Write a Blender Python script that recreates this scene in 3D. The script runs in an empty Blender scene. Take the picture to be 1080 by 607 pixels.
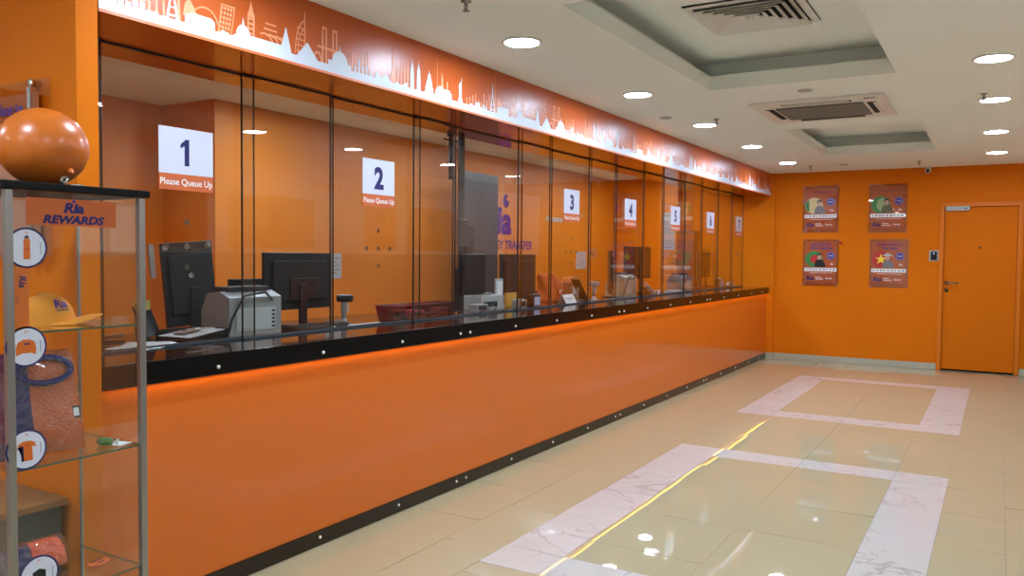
import bpy, bmesh, math, random
from mathutils import Vector, Matrix, Euler
random.seed(7)
PI = math.pi
S = bpy.context.scene
COL = S.collection
def rad(a): return math.radians(a)

# ------------------------------------------------------------------ camera
cam_d = bpy.data.cameras.new('camera'); cam = bpy.data.objects.new('camera', cam_d); COL.objects.link(cam)
cam_d.sensor_width = 36.0; cam_d.lens = 863.98 / 1080 * 36.0; cam_d.clip_start = 0.05; cam_d.clip_end = 200
YAW, PITCH, ROLL = rad(30.768), rad(-2.30), rad(0.502)
fwd = Vector((-math.sin(YAW) * math.cos(PITCH), math.cos(YAW) * math.cos(PITCH), math.sin(PITCH)))
right = Vector((math.cos(YAW), math.sin(YAW), 0)); up = right.cross(fwd)
r2 = right * math.cos(ROLL) + up * math.sin(ROLL) if False else right * math.cos(ROLL) - up * (-math.sin(ROLL))
u2 = up * math.cos(ROLL) - right * math.sin(ROLL)
M3 = Matrix((r2, u2, -fwd)).transposed()
cam.matrix_world = Matrix.Translation((2.969, 0, 1.5)) @ M3.to_4x4()
S.camera = cam

# ------------------------------------------------------------------ world, exposure
w = bpy.data.worlds.new('world'); S.world = w; w.use_nodes = True
nt = w.node_tree; nt.nodes.clear()
wo = nt.nodes.new('ShaderNodeOutputWorld'); bg = nt.nodes.new('ShaderNodeBackground')
sky = nt.nodes.new('ShaderNodeTexSky'); sky.sky_type = 'HOSEK_WILKIE'; sky.sun_direction = (-.4, -.5, .75); sky.turbidity = 6
bg.inputs[1].default_value = 0.55
mixc = nt.nodes.new('ShaderNodeMixRGB'); mixc.inputs[0].default_value = .75; mixc.inputs[2].default_value = (1, 1, .97, 1)
nt.links.new(sky.outputs[0], mixc.inputs[1]); nt.links.new(mixc.outputs[0], bg.inputs[0]); nt.links.new(bg.outputs[0], wo.inputs[0])
S.view_settings.view_transform = 'Standard'; S.view_settings.look = 'None'
S.view_settings.exposure = 0.13; S.view_settings.gamma = 1.0; S.view_settings.use_curve_mapping = False
LAMP = 182.0         # ceiling downlight emission
LED = 21.0           # strip below the countertop

# ------------------------------------------------------------------ materials
def lin(c):
    f = lambda v: (v / 255 / 12.92) if v / 255 <= .04045 else ((v / 255 + .055) / 1.055) ** 2.4
    return (f(c[0]), f(c[1]), f(c[2]), 1)
MATS = {}
def mat(name, rgb=None, rough=.5, metal=0, spec=.5, emit=0, ior=1.5, coat=0, bump=0, bscale=20, noise=0, nscale=3, trans=0):
    if name in MATS: return MATS[name]
    m = bpy.data.materials.new(name); m.use_nodes = True; n = m.node_tree.nodes; l = m.node_tree.links
    b = n['Principled BSDF']
    c = lin(rgb); b.inputs['Base Color'].default_value = c
    b.inputs['Roughness'].default_value = rough; b.inputs['Metallic'].default_value = metal
    b.inputs['Specular IOR Level'].default_value = spec; b.inputs['IOR'].default_value = ior
    b.inputs['Coat Weight'].default_value = coat; b.inputs['Coat Roughness'].default_value = .04
    if emit:
        b.inputs['Emission Color'].default_value = c; b.inputs['Emission Strength'].default_value = emit
    tc = n.new('ShaderNodeTexCoord')
    if noise:
        t = n.new('ShaderNodeTexNoise'); t.inputs['Scale'].default_value = nscale; t.inputs['Detail'].default_value = 4
        l.new(tc.outputs['Object'], t.inputs['Vector'])
        r = n.new('ShaderNodeValToRGB'); r.color_ramp.elements[0].position = .3; r.color_ramp.elements[1].position = .7
        r.color_ramp.elements[0].color = tuple(x * (1 - noise) for x in c[:3]) + (1,)
        r.color_ramp.elements[1].color = tuple(min(1, x * (1 + noise)) for x in c[:3]) + (1,)
        l.new(t.outputs['Fac'], r.inputs[0]); l.new(r.outputs[0], b.inputs['Base Color'])
    if bump:
        t = n.new('ShaderNodeTexNoise'); t.inputs['Scale'].default_value = bscale; t.inputs['Detail'].default_value = 2
        l.new(tc.outputs['Object'], t.inputs['Vector'])
        bp = n.new('ShaderNodeBump'); bp.inputs['Strength'].default_value = bump; bp.inputs['Distance'].default_value = .01
        l.new(t.outputs['Fac'], bp.inputs['Height']); l.new(bp.outputs[0], b.inputs['Normal'])
    MATS[name] = m; return m
def glassmat(name, tint=(1, 1, 1), ior=1.5, rough=0.0):
    m = bpy.data.materials.new(name); m.use_nodes = True; n = m.node_tree.nodes; l = m.node_tree.links; n.clear()
    o = n.new('ShaderNodeOutputMaterial'); mx = n.new('ShaderNodeMixShader'); fr = n.new('ShaderNodeFresnel')
    tr = n.new('ShaderNodeBsdfTransparent'); gl = n.new('ShaderNodeBsdfGlossy')
    # the same reflectance on the way in and on the way out of a thin sheet
    lw = n.new('ShaderNodeLayerWeight'); lw.inputs['Blend'].default_value = .5
    pw = n.new('ShaderNodeMath'); pw.operation = 'POWER'; pw.inputs[1].default_value = 4.0
    f0 = ((ior - 1) / (ior + 1)) ** 2
    ma = n.new('ShaderNodeMath'); ma.operation = 'MULTIPLY_ADD'; ma.inputs[1].default_value = 1 - f0; ma.inputs[2].default_value = f0
    l.new(lw.outputs['Facing'], pw.inputs[0]); l.new(pw.outputs[0], ma.inputs[0]); l.new(ma.outputs[0], mx.inputs[0])
    n.remove(fr)
    tr.inputs[0].default_value = (*tint, 1); gl.inputs[0].default_value = (1, 1, 1, 1); gl.inputs['Roughness'].default_value = rough
    l.new(tr.outputs[0], mx.inputs[1]); l.new(gl.outputs[0], mx.inputs[2]); l.new(mx.outputs[0], o.inputs[0])
    MATS[name] = m; return m

OW = mat('orange wall paint', (218, 112, 2), .65, spec=.12, noise=.03, nscale=1.5, bump=.05, bscale=60)
OWI = mat('orange inner wall paint', (216, 122, 18), .5, noise=.04, nscale=1.2)
OP = mat('orange back painted panel', (218, 107, 31), .16, ior=1.45, coat=.25, bump=.015, bscale=1.6)
OS = mat('orange gloss laminate', (180, 74, 14), .07)
ODOOR = mat('orange door paint', (212, 108, 2), .65, spec=.12)
OFRAME = mat('orange frame paint', (216, 112, 6), .5, spec=.3)
BAN = mat('orange banner print', (186, 84, 32), .32, spec=.35, noise=.08, nscale=.9)
BANW = mat('banner white ink', (210, 213, 224), .4, spec=.3)
BANP = mat('banner pale ink', (232, 150, 108), .4, spec=.3)
BANE = mat('banner edge orange', (232, 112, 60), .4)
CEIL = mat('ceiling paint', (238, 242, 234), .75, noise=.015, nscale=2)
CREAM = mat('cream wall paint', (222, 214, 200), .6)
GRAN = mat('black granite', (16, 15, 15), .06, noise=.6, nscale=120)
BLK = mat('black acrylic lip', (11, 8, 7), .2, spec=.3)
KICK = mat('black kick strip', (26, 20, 14), .2)
CHR = mat('polished chrome', (225, 225, 225), .12, metal=1)
ALU = mat('brushed aluminium', (165, 158, 152), .35, metal=.85)
STEEL = mat('satin steel', (150, 145, 140), .3, metal=1)
BPL = mat('black plastic', (9, 9, 10), .4, spec=.35)
DPL = mat('dark grey plastic', (30, 31, 32), .45, spec=.35)
GPL = mat('grey plastic', (138, 138, 132), .45)
LGPL = mat('light grey plastic', (176, 176, 168), .45)
BEPL = mat('beige plastic', (176, 158, 128), .5)
WPL = mat('white plastic', (225, 222, 215), .4)
PAPER = mat('white paper', (226, 224, 220), .7)
GPAPER = mat('grey paper', (176, 172, 166), .7)
YEL = mat('yellow card', (196, 178, 92), .6)
NAVY = mat('navy ink', (14, 8, 92), .4)
PURP = mat('purple ink', (66, 30, 128), .4)
DNAVY = mat('dark navy ink', (30, 26, 84), .45)
SIGNW = mat('sign white', (214, 214, 226), .35)
SIGNO = mat('sign orange', (206, 98, 48), .35)
WINK = mat('white ink', (240, 232, 225), .4)
OINK = mat('orange ink', (214, 104, 30), .4)
BINK = mat('black ink', (20, 18, 22), .4)
GINK = mat('green ink', (58, 128, 62), .4)
RINK = mat('red ink', (190, 40, 32), .4)
YINK = mat('yellow ink', (240, 205, 40), .4)
SKIN = mat('printed skin', (190, 150, 125), .4)
GREYINK = mat('grey ink', (120, 116, 112), .4)
POST = mat('poster orange print', (204, 104, 52), .4, spec=.2)
REDPL = mat('clear red plastic', (104, 34, 30), .25)
MAHOG = mat('dark brown plastic', (38, 10, 5), .3, spec=.35)
CAPM = mat('orange cotton', (240, 146, 30), .75, bump=.3, bscale=400)
JER = mat('orange jersey in film', (206, 94, 40), .14, bump=1.0, bscale=130, coat=1)
JERB = mat('blue jersey in film', (36, 28, 92), .14, bump=1.0, bscale=130, coat=1)
JERR = mat('coral jersey in film', (236, 92, 62), .25, bump=1.0, bscale=60, coat=.6)
BALM = mat('orange balloon rubber', (200, 100, 26), .3, coat=.15)
GREEN = mat('green foil', (86, 120, 54), .35, bump=.8, bscale=120)
TAN = mat('orange rubber', (206, 92, 40), .5)
DDOOR = mat('dark grey laminate', (62, 60, 58), .45)
RUB = mat('black rubber', (12, 12, 12), .6)
LAMPM = mat('lamp diffuser', (235, 235, 235), .5, emit=LAMP); LAMPM.node_tree.nodes['Principled BSDF'].inputs['Emission Color'].default_value = (.84, 1.06, 1.32, 1)
LEDM = mat('yellow led tape', (255, 205, 60), .5, emit=LED)
BAGM = mat('orange non woven bag', (205, 92, 26), .8, bump=.3, bscale=60)
BASEB = mat('pale baseboard tile', (176, 172, 150), .2)
JOINT = mat('black silicone', (10, 8, 7), .4)
GEDGE = mat('dark glass edge', (26, 24, 20), .2)
GLS = glassmat('teller glass', (.955, .955, .95), 1.42)
GLC = glassmat('cabinet glass', (.965, .98, .97), 1.42)
FILM = glassmat('crinkled clear film', (.97, .97, .97), 1.65, .02)
ACR = glassmat('clear acrylic', (.93, .90, .88), 1.5)
GREENGL = mat('green glass edge', (70, 100, 78), .15)
BLUGL = mat('blue grey glass edge', (58, 66, 70), .25)
VDARK = mat('vent darkness', (12, 11, 10), .8)
ROADM = mat('outside paving', (150, 150, 146), .8)

def floor_mat(name, base, marble):
    m = bpy.data.materials.new(name); m.use_nodes = True; n = m.node_tree.nodes; l = m.node_tree.links
    b = n['Principled BSDF']; tc = n.new('ShaderNodeTexCoord'); b.inputs['IOR'].default_value = 1.52
    b.inputs['Roughness'].default_value = .016
    t = n.new('ShaderNodeTexNoise'); t.inputs['Scale'].default_value = 1.3; t.inputs['Detail'].default_value = 6
    r = n.new('ShaderNodeValToRGB'); c = lin(base)
    l.new(tc.outputs['Object'], t.inputs['Vector']); l.new(t.outputs['Fac'], r.inputs[0])
    r.color_ramp.elements[0].color = tuple(x * .95 for x in c[:3]) + (1,); r.color_ramp.elements[1].color = tuple(min(1, x * 1.05) for x in c[:3]) + (1,)
    col = r.outputs[0]
    if marble:
        n2 = n.new('ShaderNodeTexNoise'); n2.inputs['Scale'].default_value = 2.2; n2.inputs['Detail'].default_value = 5; n2.inputs['Distortion'].default_value = 1.3
        l.new(tc.outputs['Object'], n2.inputs['Vector'])
        s = n.new('ShaderNodeMath'); s.operation = 'SUBTRACT'; s.inputs[1].default_value = .5; l.new(n2.outputs['Fac'], s.inputs[0])
        a = n.new('ShaderNodeMath'); a.operation = 'ABSOLUTE'; l.new(s.outputs[0], a.inputs[0])
        v = n.new('ShaderNodeValToRGB'); v.color_ramp.elements[0].position = 0; v.color_ramp.elements[0].color = (1, 1, 1, 1)
        v.color_ramp.elements[1].position = .022; v.color_ramp.elements[1].color = (0, 0, 0, 1); l.new(a.outputs[0], v.inputs[0])
        n3 = n.new('ShaderNodeTexNoise'); n3.inputs['Scale'].default_value = 1.1; l.new(tc.outputs['Object'], n3.inputs['Vector'])
        r3 = n.new('ShaderNodeValToRGB'); r3.color_ramp.elements[0].position = .45; r3.color_ramp.elements[1].position = .62; l.new(n3.outputs['Fac'], r3.inputs[0])
        mu = n.new('ShaderNodeMath'); mu.operation = 'MULTIPLY'; l.new(v.outputs[0], mu.inputs[0]); l.new(r3.outputs[0], mu.inputs[1])
        mx = n.new('ShaderNodeMixRGB'); mx.inputs[2].default_value = lin((172, 158, 150)); l.new(mu.outputs[0], mx.inputs[0]); l.new(col, mx.inputs[1]); col = mx.outputs[0]
    l.new(col, b.inputs['Base Color'])
    tb = n.new('ShaderNodeTexNoise'); tb.inputs['Scale'].default_value = 2.0; tb.inputs['Detail'].default_value = 1
    l.new(tc.outputs['Object'], tb.inputs['Vector'])
    bp = n.new('ShaderNodeBump'); bp.inputs['Strength'].default_value = .06; bp.inputs['Distance'].default_value = .01
    l.new(tb.outputs['Fac'], bp.inputs['Height']); l.new(bp.outputs[0], b.inputs['Normal'])
    MATS[name] = m; return m
TILE = floor_mat('cream polished tile', (181, 165, 131), False)
MARB = floor_mat('white marble tile', (202, 191, 184), True)
GROUT = mat('grey grout', (120, 108, 88), .8)

# ------------------------------------------------------------------ mesh helpers
class MB:
    def __init__(s): s.v = []; s.f = []; s.m = []; s.mats = []; s.sm = []
    def mi(s, m):
        if m not in s.mats: s.mats.append(m)
        return s.mats.index(m)
    def add(s, vs, fs, m, smooth=False, M=None):
        o = len(s.v)
        for p in vs:
            p = Vector(p)
            s.v.append(tuple(M @ p) if M else tuple(p))
        for f in fs: s.f.append(tuple(i + o for i in f)); s.m.append(s.mi(m)); s.sm.append(smooth)
        return s
    def box(s, x0, x1, y0, y1, z0, z1, m, M=None, bev=0):
        if bev:
            b = min(bev, (x1 - x0) / 2.01, (y1 - y0) / 2.01, (z1 - z0) / 2.01)
            bm = bmesh.new(); bmesh.ops.create_cube(bm, size=1)
            for v in bm.verts: v.co = Vector(((x0 + x1) / 2 + v.co.x * (x1 - x0), (y0 + y1) / 2 + v.co.y * (y1 - y0), (z0 + z1) / 2 + v.co.z * (z1 - z0)))
            bmesh.ops.bevel(bm, geom=bm.edges[:], offset=b, segments=2, affect='EDGES', profile=.6)
            bm.verts.index_update()
            s.add([v.co.copy() for v in bm.verts], [[v.index for v in f.verts] for f in bm.faces], m, False, M); bm.free(); return s
        vs = [(x, y, z) for x in (x0, x1) for y in (y0, y1) for z in (z0, z1)]
        return s.add(vs, [(0, 1, 3, 2), (4, 6, 7, 5), (0, 4, 5, 1), (2, 3, 7, 6), (0, 2, 6, 4), (1, 5, 7, 3)], m, False, M)
    def tube(s, path, r, m, n=8, cap=True):
        pts = [Vector(p) for p in path]; rs = r if isinstance(r, (list, tuple)) else [r] * len(pts)
        rings = []; prev = None
        for i, p in enumerate(pts):
            d = (pts[min(i + 1, len(pts) - 1)] - pts[max(i - 1, 0)]).normalized()
            a = prev if prev is not None else (Vector((0, 0, 1)) if abs(d.z) < .9 else Vector((1, 0, 0)))
            u = (a - d * a.dot(d)).normalized(); prev = u; v = d.cross(u)
            rings.append([p + (u * math.cos(2 * PI * k / n) + v * math.sin(2 * PI * k / n)) * rs[i] for k in range(n)])
        vs = [q for R in rings for q in R]; fs = []
        for i in range(len(pts) - 1):
            for k in range(n):
                fs.append((i * n + k, i * n + (k + 1) % n, (i + 1) * n + (k + 1) % n, (i + 1) * n + k))
        if cap: fs += [tuple(range(n))[::-1], tuple((len(pts) - 1) * n + k for k in range(n))]
        return s.add(vs, fs, m, n > 6)
    def lathe(s, prof, m, n=24, M=None, sx=1, sy=1, caps=True):
        vs = []; fs = []
        for (r, z) in prof:
            for k in range(n): vs.append((r * math.cos(2 * PI * k / n) * sx, r * math.sin(2 * PI * k / n) * sy, z))
        for i in range(len(prof) - 1):
            for k in range(n):
                fs.append((i * n + k, i * n + (k + 1) % n, (i + 1) * n + (k + 1) % n, (i + 1) * n + k))
        if caps: fs += [tuple(range(n))[::-1], tuple((len(prof) - 1) * n + k for k in range(n))]
        return s.add(vs, fs, m, True, M)
    def prism(s, poly, y0, y1, m, M=None):           # polygon in local xz, thickness in y
        n = len(poly)
        vs = [(x, y0, z) for x, z in poly] + [(x, y1, z) for x, z in poly]
        fs = [tuple(range(n)), tuple(range(2 * n - 1, n - 1, -1))] + [(i, i + n, (i + 1) % n + n, (i + 1) % n) for i in range(n)]
        return s.add(vs, fs, m, False, M)
    def disc(s, cx, cz, rx, rz, y0, y1, m, n=28): return s.prism([(cx + rx * math.cos(2 * PI * k / n), cz + rz * math.sin(2 * PI * k / n)) for k in range(n)], y0, y1, m)
    def ring(s, cx, cz, ro, ri, y0, y1, m, n=32):
        for k in range(n):
            a, b = 2 * PI * k / n, 2 * PI * (k + 1) / n
            s.prism([(cx + ro * math.cos(a), cz + ro * math.sin(a)), (cx + ro * math.cos(b), cz + ro * math.sin(b)), (cx + ri * math.cos(b), cz + ri * math.sin(b)), (cx + ri * math.cos(a), cz + ri * math.sin(a))], y0, y1, m)
        return s
    def text(s, t, x, z, h, y, m, align='CENTER', bold=0, shear=0, wx=1.0, rot=0):
        cu = bpy.data.curves.new('t', 'FONT'); cu.body = t; cu.size = 1; cu.offset = bold; cu.shear = shear; cu.align_x = align; cu.resolution_u = 3
        ob = bpy.data.objects.new('t', cu); COL.objects.link(ob)
        dg = bpy.context.evaluated_depsgraph_get(); me = bpy.data.meshes.new_from_object(ob.evaluated_get(dg))
        k = h / .7
        c, sn = math.cos(rot), math.sin(rot)
        vs = [(x + (v.co.x * k * wx) * c - v.co.y * k * sn, y, z + (v.co.x * k * wx) * sn + v.co.y * k * c) for v in me.vertices]
        s.add(vs, [tuple(p.vertices) for p in me.polygons], m)
        bpy.data.objects.remove(ob); bpy.data.curves.remove(cu); bpy.data.meshes.remove(me)
        return s
    def digit(s, n, x, z, h, y):
        if n != 1: return s.text(str(n), x, z, h, y, NAVY, bold=.045, wx=.95)
        return s.prism([(x - .012, z), (x + .014, z), (x + .014, z + h), (x - .004, z + h), (x - .034, z + h * .80), (x - .034, z + h * .64), (x - .012, z + h * .74)], y, y + .0004, NAVY)
    def build(s, name, parent=None, loc=(0, 0, 0), rot=(0, 0, 0), sub=0):
        me = bpy.data.meshes.new(name); me.from_pydata(s.v, [], s.f)
        for m in s.mats: me.materials.append(m)
        for p, i, q in zip(me.polygons, s.m, s.sm): p.material_index = i; p.use_smooth = q
        bm = bmesh.new(); bm.from_mesh(me)
        if not any('text' in name for _ in [0]): bmesh.ops.recalc_face_normals(bm, faces=bm.faces)
        bm.to_mesh(me); bm.free()
        o = bpy.data.objects.new(name, me); COL.objects.link(o); o.location = loc; o.rotation_euler = rot
        if parent: o.parent = parent
        if sub: md = o.modifiers.new('s', 'SUBSURF'); md.levels = sub; md.render_levels = sub
        return o
def struct(o): o['kind'] = 'structure'; return o
def tag(o, label, cat, group=None, kind=None):
    o['label'] = label; o['category'] = cat
    if group: o['group'] = group
    if kind: o['kind'] = kind
    return o
def thing(name, label, cat, loc=(0, 0, 0), rz=0, group=None, tilt=(0, 0)):
    o = bpy.data.objects.new(name, None); COL.objects.link(o); o.location = loc; o.rotation_euler = (tilt[0], tilt[1], rz)
    o.empty_display_size = .1
    return tag(o, label, cat, group)
def dup(root, loc, label, rz=None):
    r = root.copy(); COL.objects.link(r); r.location = loc; r['label'] = label
    if rz is not None: r.rotation_euler = (0, 0, rz)
    for ch in list(root.children):
        c = ch.copy(); COL.objects.link(c); c.parent = r
        for g in list(ch.children):
            q = g.copy(); COL.objects.link(q); q.parent = c
    return r
FACE_X = PI / 2        # local front (-y) turned to look towards +X

# ------------------------------------------------------------------ measures
ZC = 2.735; ZF = 2.403; XF = .03; XG = -.33; ZS = 1.058; ZL = .965; YB = 12.44; YP = 12.39; XI = -2.5; XR = 3.9; YN = 1.79
YS = -2.6; XL = -3.6

# ------------------------------------------------------------------ floor: single tiles with grout between
def build_floor():
    b = MB()
    b.box(XL, XR, YS, YB + .15, -.08, -.004, GROUT)
    g = .0011
    def tile(x0, x1, y0, y1, m):
        tx, ty = random.uniform(-.0024, .0024), random.uniform(-.0014, .0014)
        dz = lambda x, y: -.0012 + tx * (x - (x0 + x1) / 2) / .6 + ty * (y - (y0 + y1) / 2) / .6 if False else -.0012 + tx * ((x - x0) / (x1 - x0) - .5) + ty * ((y - y0) / (y1 - y0) - .5)
        a, c, d, e = x0 + g, x1 - g, y0 + g, y1 - g
        vs = [(a, d, dz(a, d)), (c, d, dz(c, d)), (c, e, dz(c, e)), (a, e, dz(a, e))]
        vs += [(p[0], p[1], -.005) for p in vs]
        b.add(vs, [(0, 1, 2, 3), (0, 4, 5, 1), (1, 5, 6, 2), (2, 6, 7, 3), (3, 7, 4, 0)], m)
    def rows(y0, y1, step, off):
        k = math.floor((y0 - off) / step); ys = [y0]
        y = off + k * step
        while y < y1 - .03:
            if y > y0 + .03: ys.append(y)
            y += step
        return ys + [y1]
    def fill(x0, x1, y0, y1, m, step, off):
        ys = rows(y0, y1, step, off)
        for i in range(len(ys) - 1): tile(x0, x1, ys[i], ys[i + 1], m)
    Y0, Y1 = YS, YB
    x = .485
    while x > XL + .01:
        x2 = max(x - .62, XL); fill(x2, x, Y0, Y1, TILE, .667, 3.85 if round((x - .485) / .62) % 2 == 0 else 4.18); x = x2
    fill(.485, .81, Y0, Y1, TILE, .667, 4.18)
    def inlay(ya, yb, yc, yd, off):     # outer bottom, inner bottom, inner top, outer top
        fill(.81, 1.14, ya, yd, MARB, .61, off); fill(2.38, 2.71, ya, yd, MARB, .61, off)
        for p, q in ((ya, yb), (yc, yd)):
            tile(1.14, 1.755, p, q, MARB); tile(1.755, 2.38, p, q, MARB)
        fill(1.14, 1.755, yb, yc, TILE, .62, 4.5); fill(1.755, 2.38, yb, yc, TILE, .62, 4.5)
    inlay(3.33, 3.60, 6.05, 6.32, 3.6); inlay(7.91, 8.2, 10.62, 10.84, 8.2)
    for (p, q) in ((Y0, 3.33), (6.32, 7.91), (10.84, Y1)):
        for a, c in ((.81, 1.14), (1.14, 1.755), (1.755, 2.38), (2.38, 2.71)): fill(a, c, p, q, TILE, .62, 6.9)
    fill(2.71, 3.035, Y0, Y1, TILE, .62, 4.2); fill(3.035, 3.66, Y0, Y1, TILE, .62, 4.5); fill(3.66, XR, Y0, Y1, TILE, .62, 4.2)
    struct(b.build('floor'))
build_floor()

# ------------------------------------------------------------------ ceiling with two recessed trays
TR = [(1.075, 2.338, 3.64, 6.035), (1.12, 2.31, 8.26, 10.52)]
def build_ceiling():
    b = MB(); xs = sorted({XL, XR} | {v for t in TR for v in t[:2]}); ys = sorted({YS, YB + .1} | {v for t in TR for v in t[2:]})
    for i in range(len(xs) - 1):
        for j in range(len(ys) - 1):
            cx, cy = (xs[i] + xs[i + 1]) / 2, (ys[j] + ys[j + 1]) / 2
            if any(t[0] < cx < t[1] and t[2] < cy < t[3] for t in TR): continue
            b.add([(xs[i], ys[j], ZC), (xs[i + 1], ys[j], ZC), (xs[i + 1], ys[j + 1], ZC), (xs[i], ys[j + 1], ZC)], [(0, 1, 2, 3)], CEIL)
    b.box(XL, XR, YS, YB + .1, ZC + .32, ZC + .40, CEIL)
    for (x0, x1, y0, y1) in TR:
        t = .018; h = .105; e = .16; H = .23
        for bx in ((x0 - t, x0, y0 - t, y1 + t), (x1, x1 + t, y0 - t, y1 + t), (x0, x1, y0 - t, y0), (x0, x1, y1, y1 + t)):
            b.box(bx[0], bx[1], bx[2], bx[3], ZC + .0005, ZC + h, CEIL)
        X0, X1, Y0, Y1 = x0 - e, x1 + e, y0 - e, y1 + e
        b.box(X0, X1, Y0, Y1, ZC + H, ZC + H + .02, CEIL)
        for bx in ((X0 - .02, X0, Y0, Y1), (X1, X1 + .02, Y0, Y1), (X0, X1, Y0 - .02, Y0), (X0, X1, Y1, Y1 + .02)):
            b.box(bx[0], bx[1], bx[2], bx[3], ZC + .001, ZC + H + .02, CEIL)
        for bx in ((X0, x0 - t, Y0, Y1), (x1 + t, X1, Y0, Y1), (x0 - t, x1 + t, Y0, y0 - t), (x0 - t, x1 + t, y1 + t, Y1)):
            b.box(bx[0], bx[1], bx[2], bx[3], ZC + .001, ZC + .012, CEIL)
    struct(b.build('ceiling'))
build_ceiling()

# ------------------------------------------------------------------ walls
def wall(name, boxes, m, extra=None):
    b = MB()
    if extra: b.box(*extra)
    for x in boxes: b.box(*x, m)
    return struct(b.build(name))
wall('wall_back', [(XL, 2.257, YB, YB + .15, 0, ZC + .1), (3.21, XR + .15, YB, YB + .15, 0, ZC + .1), (2.257, 3.21, YB, YB + .15, 2.25, ZC + .1)], OW)
wall('wall_left_near', [(XL, XF, YN, YN + .085, 0, ZC)], OW)
wall('wall_left_far', [(-.62, .094, YP, YB, 0, ZC)], OW)
wall('wall_inner', [(XI - .12, XI, 4.48, YB, 0, ZC), (XL, XI - .12, 4.48, 4.6, 0, ZC), (-3.25, -3.15, YN + .085, 4.48, 0, ZC)], OWI)
# right wall with one daylight window beside the camera (out of the frame; it shows in the showcase glass)
WY0, WY1, WZ0, WZ1 = 2.8, 3.6, 1.5, 2.2
wall('wall_right', [(XR, XR + .15, YS - .15, WY0, 0, ZC + .1), (XR, XR + .15, WY1, YB + .15, 0, ZC + .1), (XR, XR + .15, WY0, WY1, 0, WZ0), (XR, XR + .15, WY0, WY1, WZ1, ZC + .1)], CREAM, (XR - .004, XR, YS, YB, .001, 1.5, mat('grey dado paint', (112, 106, 98), .6)))
wall('wall_left', [(XL - .15, XL, YS - .15, -1.9, 0, ZC + .1), (XL - .15, XL, .3, YB + .15, 0, ZC + .1), (XL - .15, XL, -1.9, .3, 0, 1.45), (XL - .15, XL, -1.9, .3, 2.4, ZC + .1)], OW)
wall('wall_front', [(XL - .15, XR + .15, YS - .15, YS, 0, ZC + .1)], CREAM)
def window(name, x, y0, y1, z0, z1, ny, nz):
    f = MB()
    for i in range(ny + 1):
        y = y0 + (y1 - y0) * i / ny; f.box(x - .03, x + .03, max(y0, y - .03), min(y1, y + .03), z0, z1, ALU)
    for i in range(nz + 1):
        z = z0 + (z1 - z0) * i / nz; f.box(x - .028, x + .028, y0, y1, max(z0, z - .03), min(z1, z + .03), ALU)
    o = struct(f.build(name))
    MB().box(x - .004, x + .004, y0 + .03, y1 - .03, z0 + .03, z1 - .03, GLC).build('pane', o)
window('window_1', XR + .08, WY0, WY1, WZ0, WZ1, 3, 2); window('window_2', XL - .08, -1.9, .3, 1.45, 2.4, 4, 2)
struct(MB().box(.094, 2.257, YB - .012, YB, .0005, .086, BASEB).box(-.6, .106, YP - .012, YP, .0005, .086, BASEB).box(.094, .106, YP, YB - .012, .0005, .086, BASEB).box(3.21, XR, YB - .012, YB, .0005, .086, BASEB).build('baseboard_back'))
# bulkhead over the counter, glossy underside
struct(MB().box(-.62, XF - .004, YN + .086, YP - .001, ZF, ZC - .001, OS).build('trim_1'))

# door in the back wall
fr = MB()
fr.box(2.257, 2.312, YB - .03, YB + .12, .001, 2.25, OFRAME, bev=.004); fr.box(3.155, 3.21, YB - .03, YB + .12, .001, 2.25, OFRAME, bev=.004); fr.box(2.312, 3.155, YB - .03, YB + .12, 2.193, 2.25, OFRAME, bev=.004)
dr = struct(fr.build('door_1'))
MB().box(2.316, 3.151, YB + .0, YB + .045, .022, 2.188, ODOOR, bev=.002).build('door_leaf', dr)
MB().box(2.3, 3.17, YB + .05, YB + .12, -.003, 2.2, VDARK).build('door_shadow_board', dr)
cl = MB().box(2.326, 2.605, YB - .045, YB - .0005, 2.14, 2.2, LGPL, bev=.006).box(2.545, 2.575, YB - .047, YB - .045, 2.165, 2.175, BINK)
o = cl.build('door_closer', dr); o['label'] = 'light grey door closer box'
h = MB(); h.lathe([(.026, 0), (.026, .008), (.012, .01), (.012, .045)], STEEL, 20, Matrix.Translation((2.356, YB - .001, 1.18)) @ Matrix.Rotation(PI / 2, 4, 'X')); h.tube([(2.356, YB - .045, 1.18), (2.37, YB - .05, 1.18), (2.50, YB - .05, 1.182)], .010, STEEL)
h.build('door_handle', dr)
MB().lathe([(.026, 0), (.026, .008), (.008, .01), (.008, .014)], STEEL, 20, Matrix.Translation((2.356, YB - .001, 1.078)) @ Matrix.Rotation(PI / 2, 4, 'X')).build('lock', dr)
MB().lathe([(.014, 0), (.012, .006), (.006, .007)], BINK, 16, Matrix.Translation((2.738, YB - .001, 1.651)) @ Matrix.Rotation(PI / 2, 4, 'X')).build('peephole', dr)

# access reader by the door
t = thing('access_reader', 'small grey and black access reader on the orange wall left of the door', 'card reader', (2.196, YB, 1.54))
MB().box(-.058, .058, -.016, 0, -.072, .072, LGPL, bev=.004).build('backplate', t)
MB().box(-.038, .038, -.03, -.0162, -.056, .056, BPL, bev=.006).build('reader_body', t)
MB().disc(0, .03, .012, .012, -.0312, -.0302, SIGNW).build('button', t)

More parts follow.
